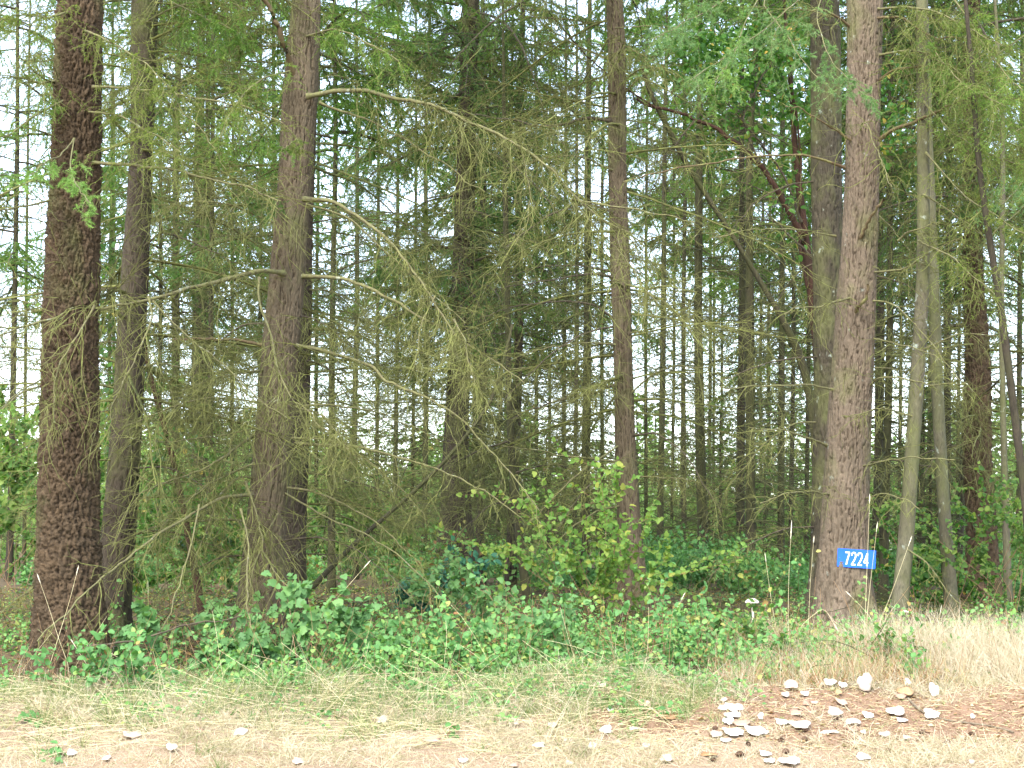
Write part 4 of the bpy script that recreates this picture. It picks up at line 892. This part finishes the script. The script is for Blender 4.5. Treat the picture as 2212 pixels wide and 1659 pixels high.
# bramble carpet: arching stems with leaves
def bramble():
    n = 1420
    x = rng.uniform(-5.6, 5.6, n); t = rng.random(n)
    x = np.where(rng.random(n) < .25, rng.uniform(-2.6, 2.8, n), x)
    edge = 14.3 + .25 * np.sin(x * 1.3) + .2 * np.sin(x * 4.7 + 1) + .12 * np.sin(x * 11) + rng.normal(0, .12, n) + np.clip(x - 1.2, 0, 3) * .35
    y = edge + t * rng.uniform(1.2, 3.8, n)
    keep = ~((x < -2.6) & (y > 14.55) & (y < 16.6) & (rng.random(n) < .88)) & ~((x > 3.0) & (rng.random(n) < .35))
    x, y = x[keep], y[keep]; n = len(x)
    S = np.stack([x, y, hgt(x, y) - .02], 1)
    H = .13 + .38 * np.sin(x * 2.1 + 1) ** 2 * np.sin(x * .7 + y * 1.9) ** 2 + .14 * np.sin(y * 4 + x * 3)
    L = np.clip(H, .14, 1) * rng.uniform(.5, 1.4, n) * np.where(rng.random(n) < .07, 2.0, 1)
    sp = grow(S, np.stack([rng.normal(0, .5, n), rng.normal(-.1, .4, n), np.ones(n)], 1), L, 9, .09, .1)
    st = Acc(); tubes(st, sp, np.linspace(1, .4, 9)[None] * np.full((n, 1), .0028), 3)
    obj('bramble_stems', st.mesh('bramble_stems', [M['stem_brown']]), kind='stuff')
    S3, T3_, t3, i3 = sample(sp, 30, .2, 1)
    m = len(S3); S3 = S3 + rng.normal(0, .035, (m, 3))
    ac = Acc()
    tone = np.clip(rng.random(m) * .75 + rng.random(n)[i3] * .25 + np.clip(S3[:, 0] - 1.5, 0, 2) * .09 * rng.random(m), 0, 1)
    leaves(ac, S3, rng.normal(0, 1, (m, 3)) + np.array([0, -.3, -.1]), rng.normal(0, .5, (m, 3)) + np.array([0, -.5, 1]), .037 * rng.uniform(.4, 1.7, m), 'simple', tone)
    obj('bramble_leaves', ac.mesh('bramble_leaves', [M['bramble']]), kind='stuff')
bramble()
# forest floor litter and low greenery
def floor_cover():
    ac = Acc(); n = 32000
    y = rng.uniform(14.6, 30, n); x = rng.uniform(-1, 1, n) * (y * .33)
    S = np.stack([x, y, hgt(x, y) + rng.uniform(0, .10, n) * rng.random(n)], 1)
    leaves(ac, S, rng.normal(0, 1, (n, 3)) * np.array([1, 1, .3]), rng.normal(0, .4, (n, 3)) + np.array([0, 0, 1]), rng.uniform(.025, .07, n), 'tiny', np.where(rng.random(n) < .45, rng.random(n) * .5, rng.uniform(.86, 1, n)))
    obj('forest_floor_leaves', ac.mesh('forest_floor_leaves', [M['bramble']]), kind='stuff')
    st = Acc(); n = 1500
    y = rng.uniform(14.8, 24, n); x = rng.uniform(-1, 1, n) * (y * .31)
    S = np.stack([x, y, hgt(x, y) + .02], 1)
    sp = grow(S, np.stack([rng.normal(0, 1, n), rng.normal(0, 1, n), rng.uniform(0, .5, n)], 1), rng.uniform(.3, 1.1, n), 7, .06, .12)
    tubes(st, sp, np.linspace(1, .4, 7)[None] * rng.uniform(.003, .007, (n, 1)), 3)
    obj('fallen_twigs', st.mesh('fallen_twigs', [M['twig_far']]), kind='stuff')
floor_cover()

# ---------------------------------------------------------------- grass
def blades(name, S, L, W, lean, mat, a, K=3, droop=.25):
    n = len(S); D = np.stack([rng.normal(0, lean, n), rng.normal(0, lean, n), np.ones(n)], 1)
    p = grow(S, D, L, K, droop, .12)
    side = unit(np.cross(p[:, 1] - p[:, 0], rng.normal(0, 1, (n, 3)) + np.array([0, 2., 0])))
    w = np.linspace(1, .25, K)[None, :, None] * W[:, None, None] / 2
    Vv = np.stack([p - side[:, None] * w, p + side[:, None] * w], 2)
    idx = np.arange(n * K * 2).reshape(n, K, 2)
    q = np.stack([idx[:, :-1, 0], idx[:, :-1, 1], idx[:, 1:, 1], idx[:, 1:, 0]], -1).reshape(-1, 4)
    ac = Acc(); ac.add(Vv, [q], np.repeat(a, K * 2))
    obj(name, ac.mesh(name, [M[mat]]), kind='stuff')
def grasses():
    # dry verge grass in tufts
    nt = 6000
    x = rng.uniform(-5.2, 5.2, nt); y = rng.uniform(12.2, 15.0, nt)
    edge = 14.35 + .25 * np.sin(x * 1.3) + .12 * np.sin(x * 3.7) + np.clip(x - 2.5, 0, 3) * .35
    dm = dirtmask(x, y)
    keep = (y < edge) & (rng.random(nt) > dm * .93)
    x, y = x[keep], y[keep]; nt = len(x)
    per = 22; X = np.repeat(x, per) + rng.normal(0, .035, nt * per); Y = np.repeat(y, per) + rng.normal(0, .035, nt * per)
    S = np.stack([X, Y, hgt(X, Y) - .005], 1); n = len(S)
    tl = np.repeat(rng.uniform(.03, .12, nt) * (1 + .5 * np.sin(x * 2.7 + y * 3)) * np.where(rng.random(nt) < .10, 2.6, 1), per)
    tone = np.clip(np.repeat(rng.beta(2, 2, nt), per) * .6 + .4 * rng.random(n), 0, 1)
    blades('dry_grass', S, tl * rng.uniform(.5, 1.4, n), rng.uniform(.002, .005, n), 1.0, 'grass', tone)
    # green tufts
    nt = 640; x = rng.uniform(-4.6, 1.6, nt); y = 13.8 + rng.normal(0, .5, nt) ; per = 20
    X = np.repeat(x, per) + rng.normal(0, .03, nt * per); Y = np.repeat(y, per) + rng.normal(0, .03, nt * per)
    S = np.stack([X, Y, hgt(X, Y) - .005], 1); n = len(S)
    blades('green_grass', S, rng.uniform(.08, .24, n), rng.uniform(.003, .006, n), .6, 'greengrass', rng.random(n), 4, .2)
    # tall dry grass right
    nt = 850; x = rng.uniform(3.0, 7.4, nt); y = rng.uniform(14.1, 15.9, nt); per = 30
    keep = x + (y - 14.8) * .6 + rng.normal(0, .2, nt) > 3.55; x, y = x[keep], y[keep]; nt = len(x)
    X = np.repeat(x, per) + rng.normal(0, .04, nt * per); Y = np.repeat(y, per) + rng.normal(0, .04, nt * per)
    S = np.stack([X, Y, hgt(X, Y) - .005], 1); n = len(S)
    blades('tall_dry_grass', S, rng.uniform(.15, .52, n), rng.uniform(.002, .0045, n), .4, 'grass', np.clip(.3 + .6 * rng.random(n), 0, 1), 5, .18)
    # thin dry grass under the sign, brown weeds
    nt = 420; x = rng.uniform(1.7, 3.6, nt); y = rng.uniform(14.2, 16.8, nt); per = 16
    X = np.repeat(x, per) + rng.normal(0, .05, nt * per); Y = np.repeat(y, per) + rng.normal(0, .05, nt * per)
    S = np.stack([X, Y, hgt(X, Y) - .005], 1); n = len(S)
    blades('thin_dry_grass', S[::2], rng.uniform(.1, .42, len(S[::2])), rng.uniform(.002, .004, len(S[::2])), .45, 'grass', rng.random(len(S[::2])), 5, .12)
    blades('brown_weeds', S[::2] + rng.normal(0, .05, (len(S[::2]), 3)) * [1, 1, 0], rng.uniform(.08, .3, len(S[::2])), rng.uniform(.003, .007, len(S[::2])), .4, 'weed', rng.random(len(S[::2])), 4, .1)
    nw = 420; x = rng.uniform(-4.6, 1.9, nw); y = rng.uniform(12.9, 14.5, nw)
    keep = (np.sin(x * 2.3 + 1) + np.sin(x * 5.1 + y * 4) + (y - 13.6) * 1.6 + rng.normal(0, .6, nw)) > .1; x, y = x[keep], y[keep]; nw = len(x); per = 16
    X = np.repeat(x, per) + rng.normal(0, .06, nw * per); Y = np.repeat(y, per) + rng.normal(0, .06, nw * per); n = len(X)
    S = np.stack([X, Y, hgt(X, Y) + rng.uniform(.01, .12, n)], 1); ac = Acc()
    leaves(ac, S, rng.normal(0, 1, (n, 3)) * [1, 1, .4], rng.normal(0, .4, (n, 3)) + [0, -.5, 1], rng.uniform(.02, .05, n), 'simple', rng.random(n) * .9); obj('verge_weed_leaves', ac.mesh('verge_weed_leaves', [M['bramble']]), kind='stuff')
    # loose tall tufts
    nt = 150; x = rng.uniform(-4.6, 2.0, nt); y = rng.uniform(13.2, 14.5, nt); per = 26
    X = np.repeat(x, per) + rng.normal(0, .03, nt * per); Y = np.repeat(y, per) + rng.normal(0, .03, nt * per)
    S = np.stack([X, Y, hgt(X, Y) - .005], 1); n = len(S)
    blades('straw_tufts', S, rng.uniform(.12, .34, n), rng.uniform(.002, .0045, n), .55, 'grass', np.clip(np.repeat(rng.uniform(.1, .75, nt), per) + rng.normal(0, .1, n), 0, 1), 5, .3)
    # long straws lying over the grass, sparse long stems in the brambles
    n = 1500; X = rng.uniform(-4.6, 1.2, n); Y = rng.uniform(12.5, 14.6, n)
    S = np.stack([X, Y, hgt(X, Y) + rng.uniform(0, .08, n)], 1)
    ac = Acc(); p = grow(S, np.stack([rng.normal(0, 1, n), rng.normal(0, .5, n), rng.uniform(-.05, .35, n)], 1), rng.uniform(.15, .7, n), 6, .06, .05)
    tubes(ac, p, np.full((n, 6), .0013), 3); obj('straws', ac.mesh('straws', [M['stalk']]), kind='stuff')
    n = 420; X = rng.uniform(-4.6, 4.4, n); Y = rng.uniform(14.0, 16.8, n)
    S = np.stack([X, Y, hgt(X, Y)], 1)
    ac = Acc(); p = grow(S, np.stack([rng.normal(0, .3, n), rng.normal(0, .3, n), np.ones(n)], 1), rng.uniform(.2, .75, n), 9, .05, .07)
    tubes(ac, p, np.full((n, 9), .0018) * np.linspace(1.2, .7, 9), 3); obj('straw_stems', ac.mesh('straw_stems', [M['weed']]), kind='stuff')
    # litter chips on the dirt
    n = 12000; X = rng.uniform(.2, 5.6, n); Y = rng.uniform(12.6, 15.2, n)
    S = np.stack([X, Y, hgt(X, Y) + .006], 1); ac = Acc()
    leaves(ac, S, rng.normal(0, 1, (n, 3)) * [1, 1, .1], rng.normal(0, .3, (n, 3)) + [0, 0, 1], rng.uniform(.008, .03, n) * np.where(rng.random(n) < .08, 2.2, 1), 'tiny', rng.random(n)); obj('dirt_litter', ac.mesh('dirt_litter', [M['weed']]), kind='stuff')
    n = 2600; X = rng.uniform(.2, 4.6, n); Y = rng.uniform(12.3, 14.6, n)
    S = np.stack([X, Y, hgt(X, Y) + .008], 1)
    ac = Acc(); p = grow(S, np.stack([rng.normal(0, 1, n), rng.normal(0, 1, n), rng.uniform(-.02, .1, n)], 1), rng.uniform(.03, .14, n), 3, .02, .1)
    tubes(ac, p, np.full((n, 3), .0014), 3); obj('needle_litter', ac.mesh('needle_litter', [M['stalk']]), kind='stuff')
grasses()

# single tall grass stalks with seed heads
def stalk(px, d0, d1, label, head=.10, r=.0022, hr=.0042):
    pts = [P(u, v, d) for (u, v), d in zip(px, np.linspace(d0, d1, len(px)))]
    g = pts[0].copy(); g[2] = float(hgt(g[0], g[1])) - .02
    if pts[0][2] > g[2] + .05: pts = [g] + pts
    path, L = smooth_path(pts, 18)
    root = thing('grass_stalk', label, 'grass stalk', path[0])
    a = Acc(); tubes(a, path[None], np.linspace(r * 1.2, r * .7, 18)[None], 4); obj('stem', a.mesh('stem', [M['stalk']], False, path[0]), root)
    a = Acc(); e = path[-1]; dr = unit(path[-1] - path[-2]); k = 9
    hp = e[None] + dr[None] * np.linspace(0, head, k)[:, None]; pr = hr * np.sin(np.linspace(.15, np.pi - .1, k)) * (1 + .25 * rng.normal(0, 1, k)).clip(.6, 1.4)
    tubes(a, hp[None], pr[None], 5); obj('seed_head', a.mesh('seed_head', [M['seed']], False, path[0]), root)
stalk([(150, 1440), (130, 1390), (105, 1310), (88, 1262)], 14.8, 14.6, 'dry stalk with a pale seed head at the left edge of the shaggy trunk')
stalk([(100, 1460), (125, 1380), (150, 1300), (164, 1245)], 14.7, 14.6, 'dry stalk crossing up over the middle of the shaggy trunk')
stalk([(660, 1400), (690, 1340), (730, 1290), (785, 1228)], 15.4, 15.2, 'long stalk slanting right with a seed head before the dark middle gap')
stalk([(240, 1520), (215, 1470), (190, 1440), (165, 1400)], 14.5, 14.4, 'bent stalk leaning left in front of the shaggy trunk foot')
stalk([(1708, 1470), (1702, 1350), (1704, 1240), (1708, 1165)], 16.2, 16.0, 'tallest pale stalk left of the sign, with a long seed head', .18, hr=.006)
stalk([(1690, 1460), (1680, 1380), (1665, 1290), (1655, 1215)], 16.3, 16.0, 'fine stalk leftmost of the stalk cluster left of the sign')
stalk([(1760, 1460), (1745, 1380), (1750, 1260), (1757, 1175)], 16.4, 16.1, 'stalk just left of the sign tree with a small head', .08)
stalk([(1862, 1480), (1868, 1350), (1874, 1200), (1878, 1090)], 15.9, 15.6, 'upright stalk crossing the right half of the sign')
stalk([(1850, 1480), (1866, 1400), (1880, 1260), (1893, 1150)], 15.9, 15.6, 'stalk passing before the sign end with a head above it', .1)
stalk([(1850, 1500), (1880, 1400), (1930, 1270), (1962, 1180)], 15.8, 15.5, 'stalk slanting right across the first pale trunk')
stalk([(1870, 1480), (1900, 1390), (1880, 1330), (1840, 1290)], 15.8, 15.7, 'bent stalk nodding to the left below the sign', .08)
stalk([(1710, 1430), (1730, 1350), (1780, 1310), (1800, 1345)], 16.0, 15.9, 'arching stalk nodding to the right at the sign tree foot', .09)
stalk([(2000, 1500), (2010, 1430), (2025, 1360), (2030, 1330)], 15.4, 15.3, 'stalk standing above the tall dry grass at the right')
stalk([(1430, 1440), (1440, 1380), (1455, 1330), (1470, 1300)], 15.6, 15.5, 'pale stalk rising out of the brambles right of the middle')

# ---------------------------------------------------------------- number sign
def sign():
    d = T6.d - .27
    c = P(1850.2, 1206.6, d); w, h, th = 82.4 / F * d, 39.3 / F * d, .004
    tilt = -math.atan2(5.4, 82.2)
    root = thing('address_sign', 'small blue plate with white digits 7224 nailed to the plated fir, slightly tilted', 'sign', c)
    root.rotation_euler = (0, tilt * -1, 0)
    def prism(name, poly, y0, y1, mat, par):
        n = len(poly); V = [(x, y0, z) for x, z in poly] + [(x, y1, z) for x, z in poly]
        me = bpy.data.meshes.new(name)
        fs = [tuple(range(n)), tuple(range(2 * n - 1, n - 1, -1))] + [(i, i + n, (i + 1) % n + n, (i + 1) % n) for i in range(n)]
        me.from_pydata(V, [], fs); me.update(); me.materials.append(mat); return obj(name, me, par)
    R_ = .008; poly = []
    for cx, cz, a0 in ((w / 2 - R_, h / 2 - R_, 0), (-w / 2 + R_, h / 2 - R_, 90), (-w / 2 + R_, -h / 2 + R_, 180), (w / 2 - R_, -h / 2 + R_, 270)):
        for k in range(5):
            a = rad(a0 + k * 22.5); poly.append((cx + R_ * math.cos(a), cz + R_ * math.sin(a)))
    blue = plain('sign_blue', (.012, .10, .62), (.02, .12, .70), 6, .35, bump=0)
    white = plain('sign_white', (.80, .80, .78), (.86, .86, .84), 30, .45, bump=0)
    prism('plate', poly, 0, th, blue, root)
    def stroke(pts, closed=False):
        t = .0135; out = []
        n = len(pts)
        L_, Rr = [], []
        for i in range(n):
            a = np.array(pts[max(i - 1, 0)]); b = np.array(pts[min(i + 1, n - 1)]); dd = (b - a) / (np.linalg.norm(b - a) + 1e-9); nn = np.array([-dd[1], dd[0]])
            L_.append(np.array(pts[i]) + nn * t / 2); Rr.append(np.array(pts[i]) - nn * t / 2)
        return L_, Rr
    def digit(strokes, x0, z0, dw, dh):
        V, Fs = [], []
        for k, st in enumerate(strokes):
            pts = [(x0 + x * dw, z0 + z * dh) for x, z in st]
            L_, Rr = stroke(pts); y = -.0012 - .0003 * k
            b = len(V)
            for l_, r_ in zip(L_, Rr): V += [(l_[0], y, l_[1]), (r_[0], y, r_[1]), (l_[0], -.0002, l_[1]), (r_[0], -.0002, r_[1])]
            for i in range(len(L_) - 1):
                o = b + 4 * i
                Fs += [(o, o + 1, o + 5, o + 4), (o, o + 4, o + 6, o + 2), (o + 1, o + 3, o + 7, o + 5)]
            Fs += [(b, b + 2, b + 3, b + 1)]; e = b + 4 * (len(L_) - 1); Fs += [(e, e + 1, e + 3, e + 2)]
        me = bpy.data.meshes.new('digit'); me.from_pydata(V, [], Fs); me.update(); me.materials.append(white); return obj('digit', me, root)
    two = [[(.04, .74), (.10, .90), (.3, .965), (.55, .985), (.8, .93), (.94, .80), (.92, .66), (.75, .46), (.45, .25), (.15, .06)], [(.0, .045), (1.0, .045)]]
    seven = [[(.0, .955), (1.0, .955)], [(.93, .95), (.70, .62), (.45, .25), (.34, .0)]]
    four = [[(.74, 0), (.74, 1.0)], [(.74, .97), (.40, .60), (.04, .27)], [(.0, .25), (1.02, .25)]]
    dh = h * .70; z0 = -h * .37; dw = w * .118
    digit(seven, -w * .30, z0 + .001, dw, dh); digit(two, -w * .135, z0, dw, dh); digit(two, w * .03, z0, dw, dh); digit(four, w * .19, z0, dw, dh)
    for sx in (-.44, .44):
        bm = Acc(); a = np.linspace(0, 2 * np.pi, 9)[:-1]
        V = [(sx * w, -.004, 0)] + [(sx * w + .004 * math.cos(q), -.0015, .004 * math.sin(q)) for q in a]
        bm.add(np.array(V), [np.array([(0, 1 + i, 1 + (i + 1) % 8) for i in range(8)])]); obj('nail', bm.mesh('nail', [M['stick']]), root)
    # wooden batten that holds the plate off the bark
    prism('batten', [(-.03, -.05), (.03, -.05), (.03, .05), (-.03, .05)], th + .001, .12, M['stick'], root)
sign()

# ---------------------------------------------------------------- fungi, cones, fallen leaves, stick
def dome(name, label, cat, c, rx, ry, rz, mat, half=True, group=None):
    a = Acc(); n, m = 16, 7; V = []
    for i in range(m):
        ph = (i / (m - 1)) * (math.pi / 2 if half else math.pi)
        for j in range(n):
            t = j / n * 6.283; rr = math.sin(ph) * (1 + .08 * math.sin(3 * t + c[0] * 9) + .05 * math.sin(5 * t))
            V.append((rr * math.cos(t) * rx, rr * math.sin(t) * ry, math.cos(ph) * rz))
    for j in range(n): t = j / n * 6.283; V.append((.55 * math.cos(t) * rx, .55 * math.sin(t) * ry, -.25 * rz))
    V = np.array(V); idx = np.arange(len(V)).reshape(-1, n)
    q = np.stack([idx[:-1], np.roll(idx[:-1], -1, 1), np.roll(idx[1:], -1, 1), idx[1:]], -1).reshape(-1, 4)
    a.add(V, [q, ]); return thing(name, label, cat, c, group, a.mesh(name, [M[mat]], True))
f1 = P(1957, 1322, T7.d - .10); dome('bracket_fungus', 'pale shelf fungus on the lower side of the first pale trunk', 'fungus', f1, .045, .05, .02, 'fungus')
f2 = G(1626, 1352); f2[2] += .24; f2r = dome('mushroom', 'large cream mushroom cap standing above the weeds left of the sign tree', 'mushroom', f2, .075, .07, .05, 'fungus')
a = Acc(); tubes(a, np.array([[[0, 0, -.26], [0.005, 0, -.13], [0, 0, -.005]]]), np.array([[.016, .012, .014]]), 8); obj('stem', a.mesh('stem', [M['fungus']]), f2r)

for k_ in ('white_leaf', 'pink_leaf', 'tan_leaf'):      # every leaf bleached a little differently
    nt = M[k_].node_tree; b_ = next(n for n in nt.nodes if n.type == 'BSDF_PRINCIPLED'); ln_ = b_.inputs['Base Color'].links[0]
    oi = nt.nodes.new('ShaderNodeObjectInfo'); rr = ramp(nt.nodes, [(0, (.55, .48, .42)), (.3, (.8, .74, .67)), (.5, (1, 1, 1)), (1, (1.05, 1.04, 1.0))]); nt.links.new(oi.outputs['Random'], rr.inputs[0])
    nt.links.new(mix(nt.nodes, nt.links, 1.0, ln_.from_socket, rr.outputs[0], 'MULTIPLY'), b_.inputs['Base Color'])
def fallen(label, u, v, w, h, mat, upright=.0, flat=1.0):
    """a curled dry leaf w x h picture units"""
    c = G(u, v + h * .35); d = c[1]; w = w * .97; h = h * .97; W = w / F * d; Hh = max(h / F * d, .012)
    n = 18; V = [(0, 0, 0)]; seed = rng.uniform(0, 9)
    depth = W * .45 if not upright else W * .12
    for ring, fr in ((1, .5), (2, 1.0)):
        for j in range(n):
            t = j / n * 6.283
            rr = fr * (.92 + .16 * math.cos(t + seed) * math.cos(t) + .13 * math.sin(3 * t + seed) + .2 * abs(math.sin(2.5 * t + seed * 2)) + .06 * math.sin(9 * t + seed) + rng.normal(0, .03))
            x = rr * math.cos(t) * W / 2; y = rr * math.sin(t)
            V.append((x, y, fr * fr * (.035 * math.sin(2 * t + seed) + .03 * math.sin(3 * t) - .02)))
    V = np.array(V)
    yy = V[:, 1].copy(); cz = V[:, 2] * W
    ang = upright if upright else math.asin(min(.8, Hh / (W * .95 + 1e-6)) * .6)
    half = Hh / 2 / max(math.sin(ang), .25)
    half = min(half, W * .6) if not upright else half
    V = np.stack([V[:, 0], yy * half * math.cos(ang) - cz * math.sin(ang), (yy + 1) * half * math.sin(ang) + cz * math.cos(ang) + .012], 1)
    Fs = [(0, 1 + j, 1 + (j + 1) % n) for j in range(n)]
    Q = [(1 + j, 1 + n + j, 1 + n + (j + 1) % n, 1 + (j + 1) % n) for j in range(n)]
    a = Acc(); a.add(V, [np.array(Fs), np.array(Q)])
    c = np.array([c[0], c[1], float(hgt(c[0], c[1]))])
    o = thing('fallen_leaf', label, 'leaf', c, 'dry bleached leaves scattered on the verge', a.mesh('fallen_leaf', [M[mat]], True))
    o.rotation_euler.z = rng.normal(0, .15)
    md = o.modifiers.new('thickness', 'SOLIDIFY'); md.thickness = .0025
    return o
Z = lambda zx, zy: (1512 + zx * .2685, 1431 + zy * .2685)
raw = []
for zx, zy, w, h, m in [(735, 185, 130, 80, 'pink'), (840, 130, 70, 90, 'white'), (690, 265, 60, 50, 'white'), (845, 257, 60, 50, 'white'), (980, 180, 50, 30, 'white'), (1045, 165, 90, 60, 'white'), (1150, 185, 65, 60, 'white'),
        (1115, 245, 60, 50, 'tan'), (1140, 325, 90, 60, 'pink'), (1330, 190, 110, 140, 'white'), (1672, 178, 60, 60, 'white'), (1655, 240, 120, 70, 'tan'), (1610, 278, 80, 50, 'pink'), (1885, 245, 80, 100, 'white'),
        (1860, 420, 130, 90, 'white'), (1575, 400, 130, 70, 'white'), (1625, 470, 90, 30, 'white'), (1350, 430, 90, 60, 'white'), (1235, 482, 140, 40, 'white'), (1085, 402, 125, 85, 'white'), (800, 505, 150, 60, 'white'),
        (660, 485, 110, 45, 'white'), (855, 335, 60, 50, 'pink'), (920, 330, 50, 20, 'pink'), (770, 410, 100, 50, 'pink'), (270, 365, 140, 60, 'white'), (190, 375, 80, 40, 'white'), (265, 430, 120, 40, 'white'),
        (490, 450, 40, 50, 'white'), (230, 480, 80, 60, 'white'), (330, 495, 120, 50, 'pink'), (265, 565, 150, 60, 'white'), (440, 555, 140, 80, 'white'), (520, 572, 60, 30, 'white'), (130, 583, 100, 50, 'white'),
        (205, 632, 80, 25, 'white'), (1050, 563, 140, 25, 'white'), (1225, 548, 80, 25, 'pink'), (1315, 570, 40, 30, 'white'), (1485, 585, 80, 40, 'white'), (1660, 610, 60, 30, 'pink'), (1315, 765, 120, 50, 'white'),
        (525, 740, 100, 40, 'white'), (560, 800, 80, 30, 'white'), (720, 800, 150, 45, 'white'), (70, 742, 140, 30, 'tan'), (130, 250, 110, 50, 'pink'), (185, 305, 60, 40, 'pink'), (2190, 820, 40, 40, 'white'), (2195, 450, 40, 40, 'white')]:
    u, v = Z(zx, zy); raw.append((u, v, w * .2685, h * .2685, m))
for u, v, w, h, m in [(1300, 1480, 22, 18, 'white'), (1378, 1472, 26, 14, 'white'), (1088, 1490, 34, 12, 'pink'), (826, 1557, 32, 24, 'white'), (285, 1588, 44, 18, 'white'), (155, 1628, 26, 20, 'white'), (370, 1616, 26, 22, 'white'),
        (520, 1583, 34, 22, 'white'), (430, 1580, 22, 16, 'pink'), (935, 1600, 40, 18, 'pink'), (1108, 1562, 36, 22, 'pink'), (1165, 1612, 30, 14, 'white'), (1192, 1568, 22, 18, 'white'), (1310, 1578, 26, 26, 'white'), (1280, 1612, 22, 16, 'white'),
        (1392, 1520, 26, 26, 'pink'), (1290, 1535, 18, 14, 'white'), (1318, 1535, 16, 8, 'white'), (1443, 1549, 36, 14, 'tan'), (1372, 1575, 30, 8, 'white'), (645, 1646, 36, 18, 'white'), (975, 1492, 20, 12, 'white'), (1440, 1640, 30, 18, 'white'),
        (1395, 1612, 20, 12, 'white'), (1225, 1600, 30, 14, 'white'), (1230, 1650, 20, 14, 'white'), (1000, 1645, 20, 12, 'white'), (1110, 1655, 24, 10, 'pink'), (60, 1590, 22, 14, 'pink'), (230, 1640, 24, 14, 'pink'), (760, 1620, 26, 12, 'pink'), (590, 1560, 18, 14, 'pink')]:
    k_ = (.85 if u < 1250 else 1)
    raw.append((u, v, w * k_, h * k_ * .85, 'pink' if (m == 'white' and int(u) % 3 == 0) else m))
SHAPE = lambda w, h: 'broad' if w > 34 else 'upturned' if h > w * .95 else 'narrow curled' if h < w * .42 else 'cupped' if w > 20 else 'small'
bands = [(0, 1500, 'along the lip of the bank'), (1500, 1545, 'on the upper dirt and grass'), (1545, 1592, 'in the middle of the verge'), (1592, 9999, 'near the bottom of the verge')]
CN = {'white': 'bleached white', 'pink': 'pinkish', 'tan': 'brown'}
for b0, b1, bn in bands:
    rows = sorted([r for r in raw if b0 <= r[1] < b1])
    for i, (u, v, w, h, m) in enumerate(rows):
        fallen('%s %s leaf, %s from left %s' % (SHAPE(w, h), CN[m], ORD[i], bn), u, v, w, h, m + '_leaf', upright=1.2 if h > w * .95 else 0)
CONES = [(120, 535), (325, 745), (100, 785), (690, 725), (385, 660), (1085, 460), (1515, 710), (845, 620), (655, 632), (1990, 650), (2185, 575), (845, 545), (1795, 565)]
for i, (zx, zy) in enumerate(sorted(CONES)):
    u, v = Z(zx, zy); c = G(u, v + 3); sz = .024 + .008 * ((i * 7) % 3) / 2
    a = Acc(); V = []
    nr_, ns = 9, 10
    pt, fc = [], []
    for r_ in range(nr_):
        t = (r_ + .5) / nr_; rr = math.sin(t * math.pi) ** .7 * sz * .62
        for k in range(ns):
            an = (k + .5 * (r_ % 2)) / ns * 6.283
            b0 = np.array([(t - .5) * sz * 2.2, math.cos(an) * rr * .7, math.sin(an) * rr * .7]); tip = np.array([(t - .5) * sz * 2.2 + .006, math.cos(an) * rr * 1.35, math.sin(an) * rr * 1.35])
            sd2 = np.array([0, -math.sin(an), math.cos(an)]) * rr * .5 + 1e-4
            n0 = len(pt); pt += [b0 - sd2, b0 + sd2, tip]; fc.append((n0, n0 + 1, n0 + 2))
    a.add(np.array(pt), [np.array(fc)])
    core = np.stack([np.linspace(-1, 1, 7) * sz * 1.1, np.zeros(7), np.zeros(7)], 1); tubes(a, core[None], (np.sin(np.linspace(.2, 2.9, 7)) * sz * .5)[None], 8)
    o = thing('fir_cone', 'dark brown open cone on the dirt, %s cone from the left' % ORD[i], 'cone', (c[0], c[1], float(hgt(c[0], c[1])) + sz * .5), 'dark cones lying on the dirt', a.mesh('fir_cone', [M['cone']]))
    o.rotation_euler.z = rng.uniform(0, 6)
def stick(label, px, r0, r1):
    pts = [G(u, v) + np.array([0, 0, r0]) for u, v in px]; path, L = smooth_path(pts, 20)
    a = Acc(); tubes(a, (path - path[0])[None], np.linspace(r0, r1, 20)[None] * (1 + .1 * rng.normal(0, 1, 20))[None], 7)
    thing('fallen_stick', label, 'stick', path[0], None, a.mesh('fallen_stick', [M['stick']], True))
stick('long thin curved stick on the dirt at the right', [(1962, 1512), (1975, 1528), (2010, 1552), (2070, 1562), (2150, 1572), (2190, 1585)], .010, .006)
stick('dark curved dead branch lying past the shaggy trunk foot', [(100, 1412), (180, 1408), (250, 1402), (330, 1385), (420, 1376), (520, 1382)], .015, .008)
stick('mossy fallen branch on the duff in front of the hollow', [(160, 1490), (260, 1475), (380, 1452), (460, 1430)], .018, .010)
stick('straight broken stick lying left of the lobed shrub', [(395, 1392), (440, 1425), (480, 1450)], .016, .012)
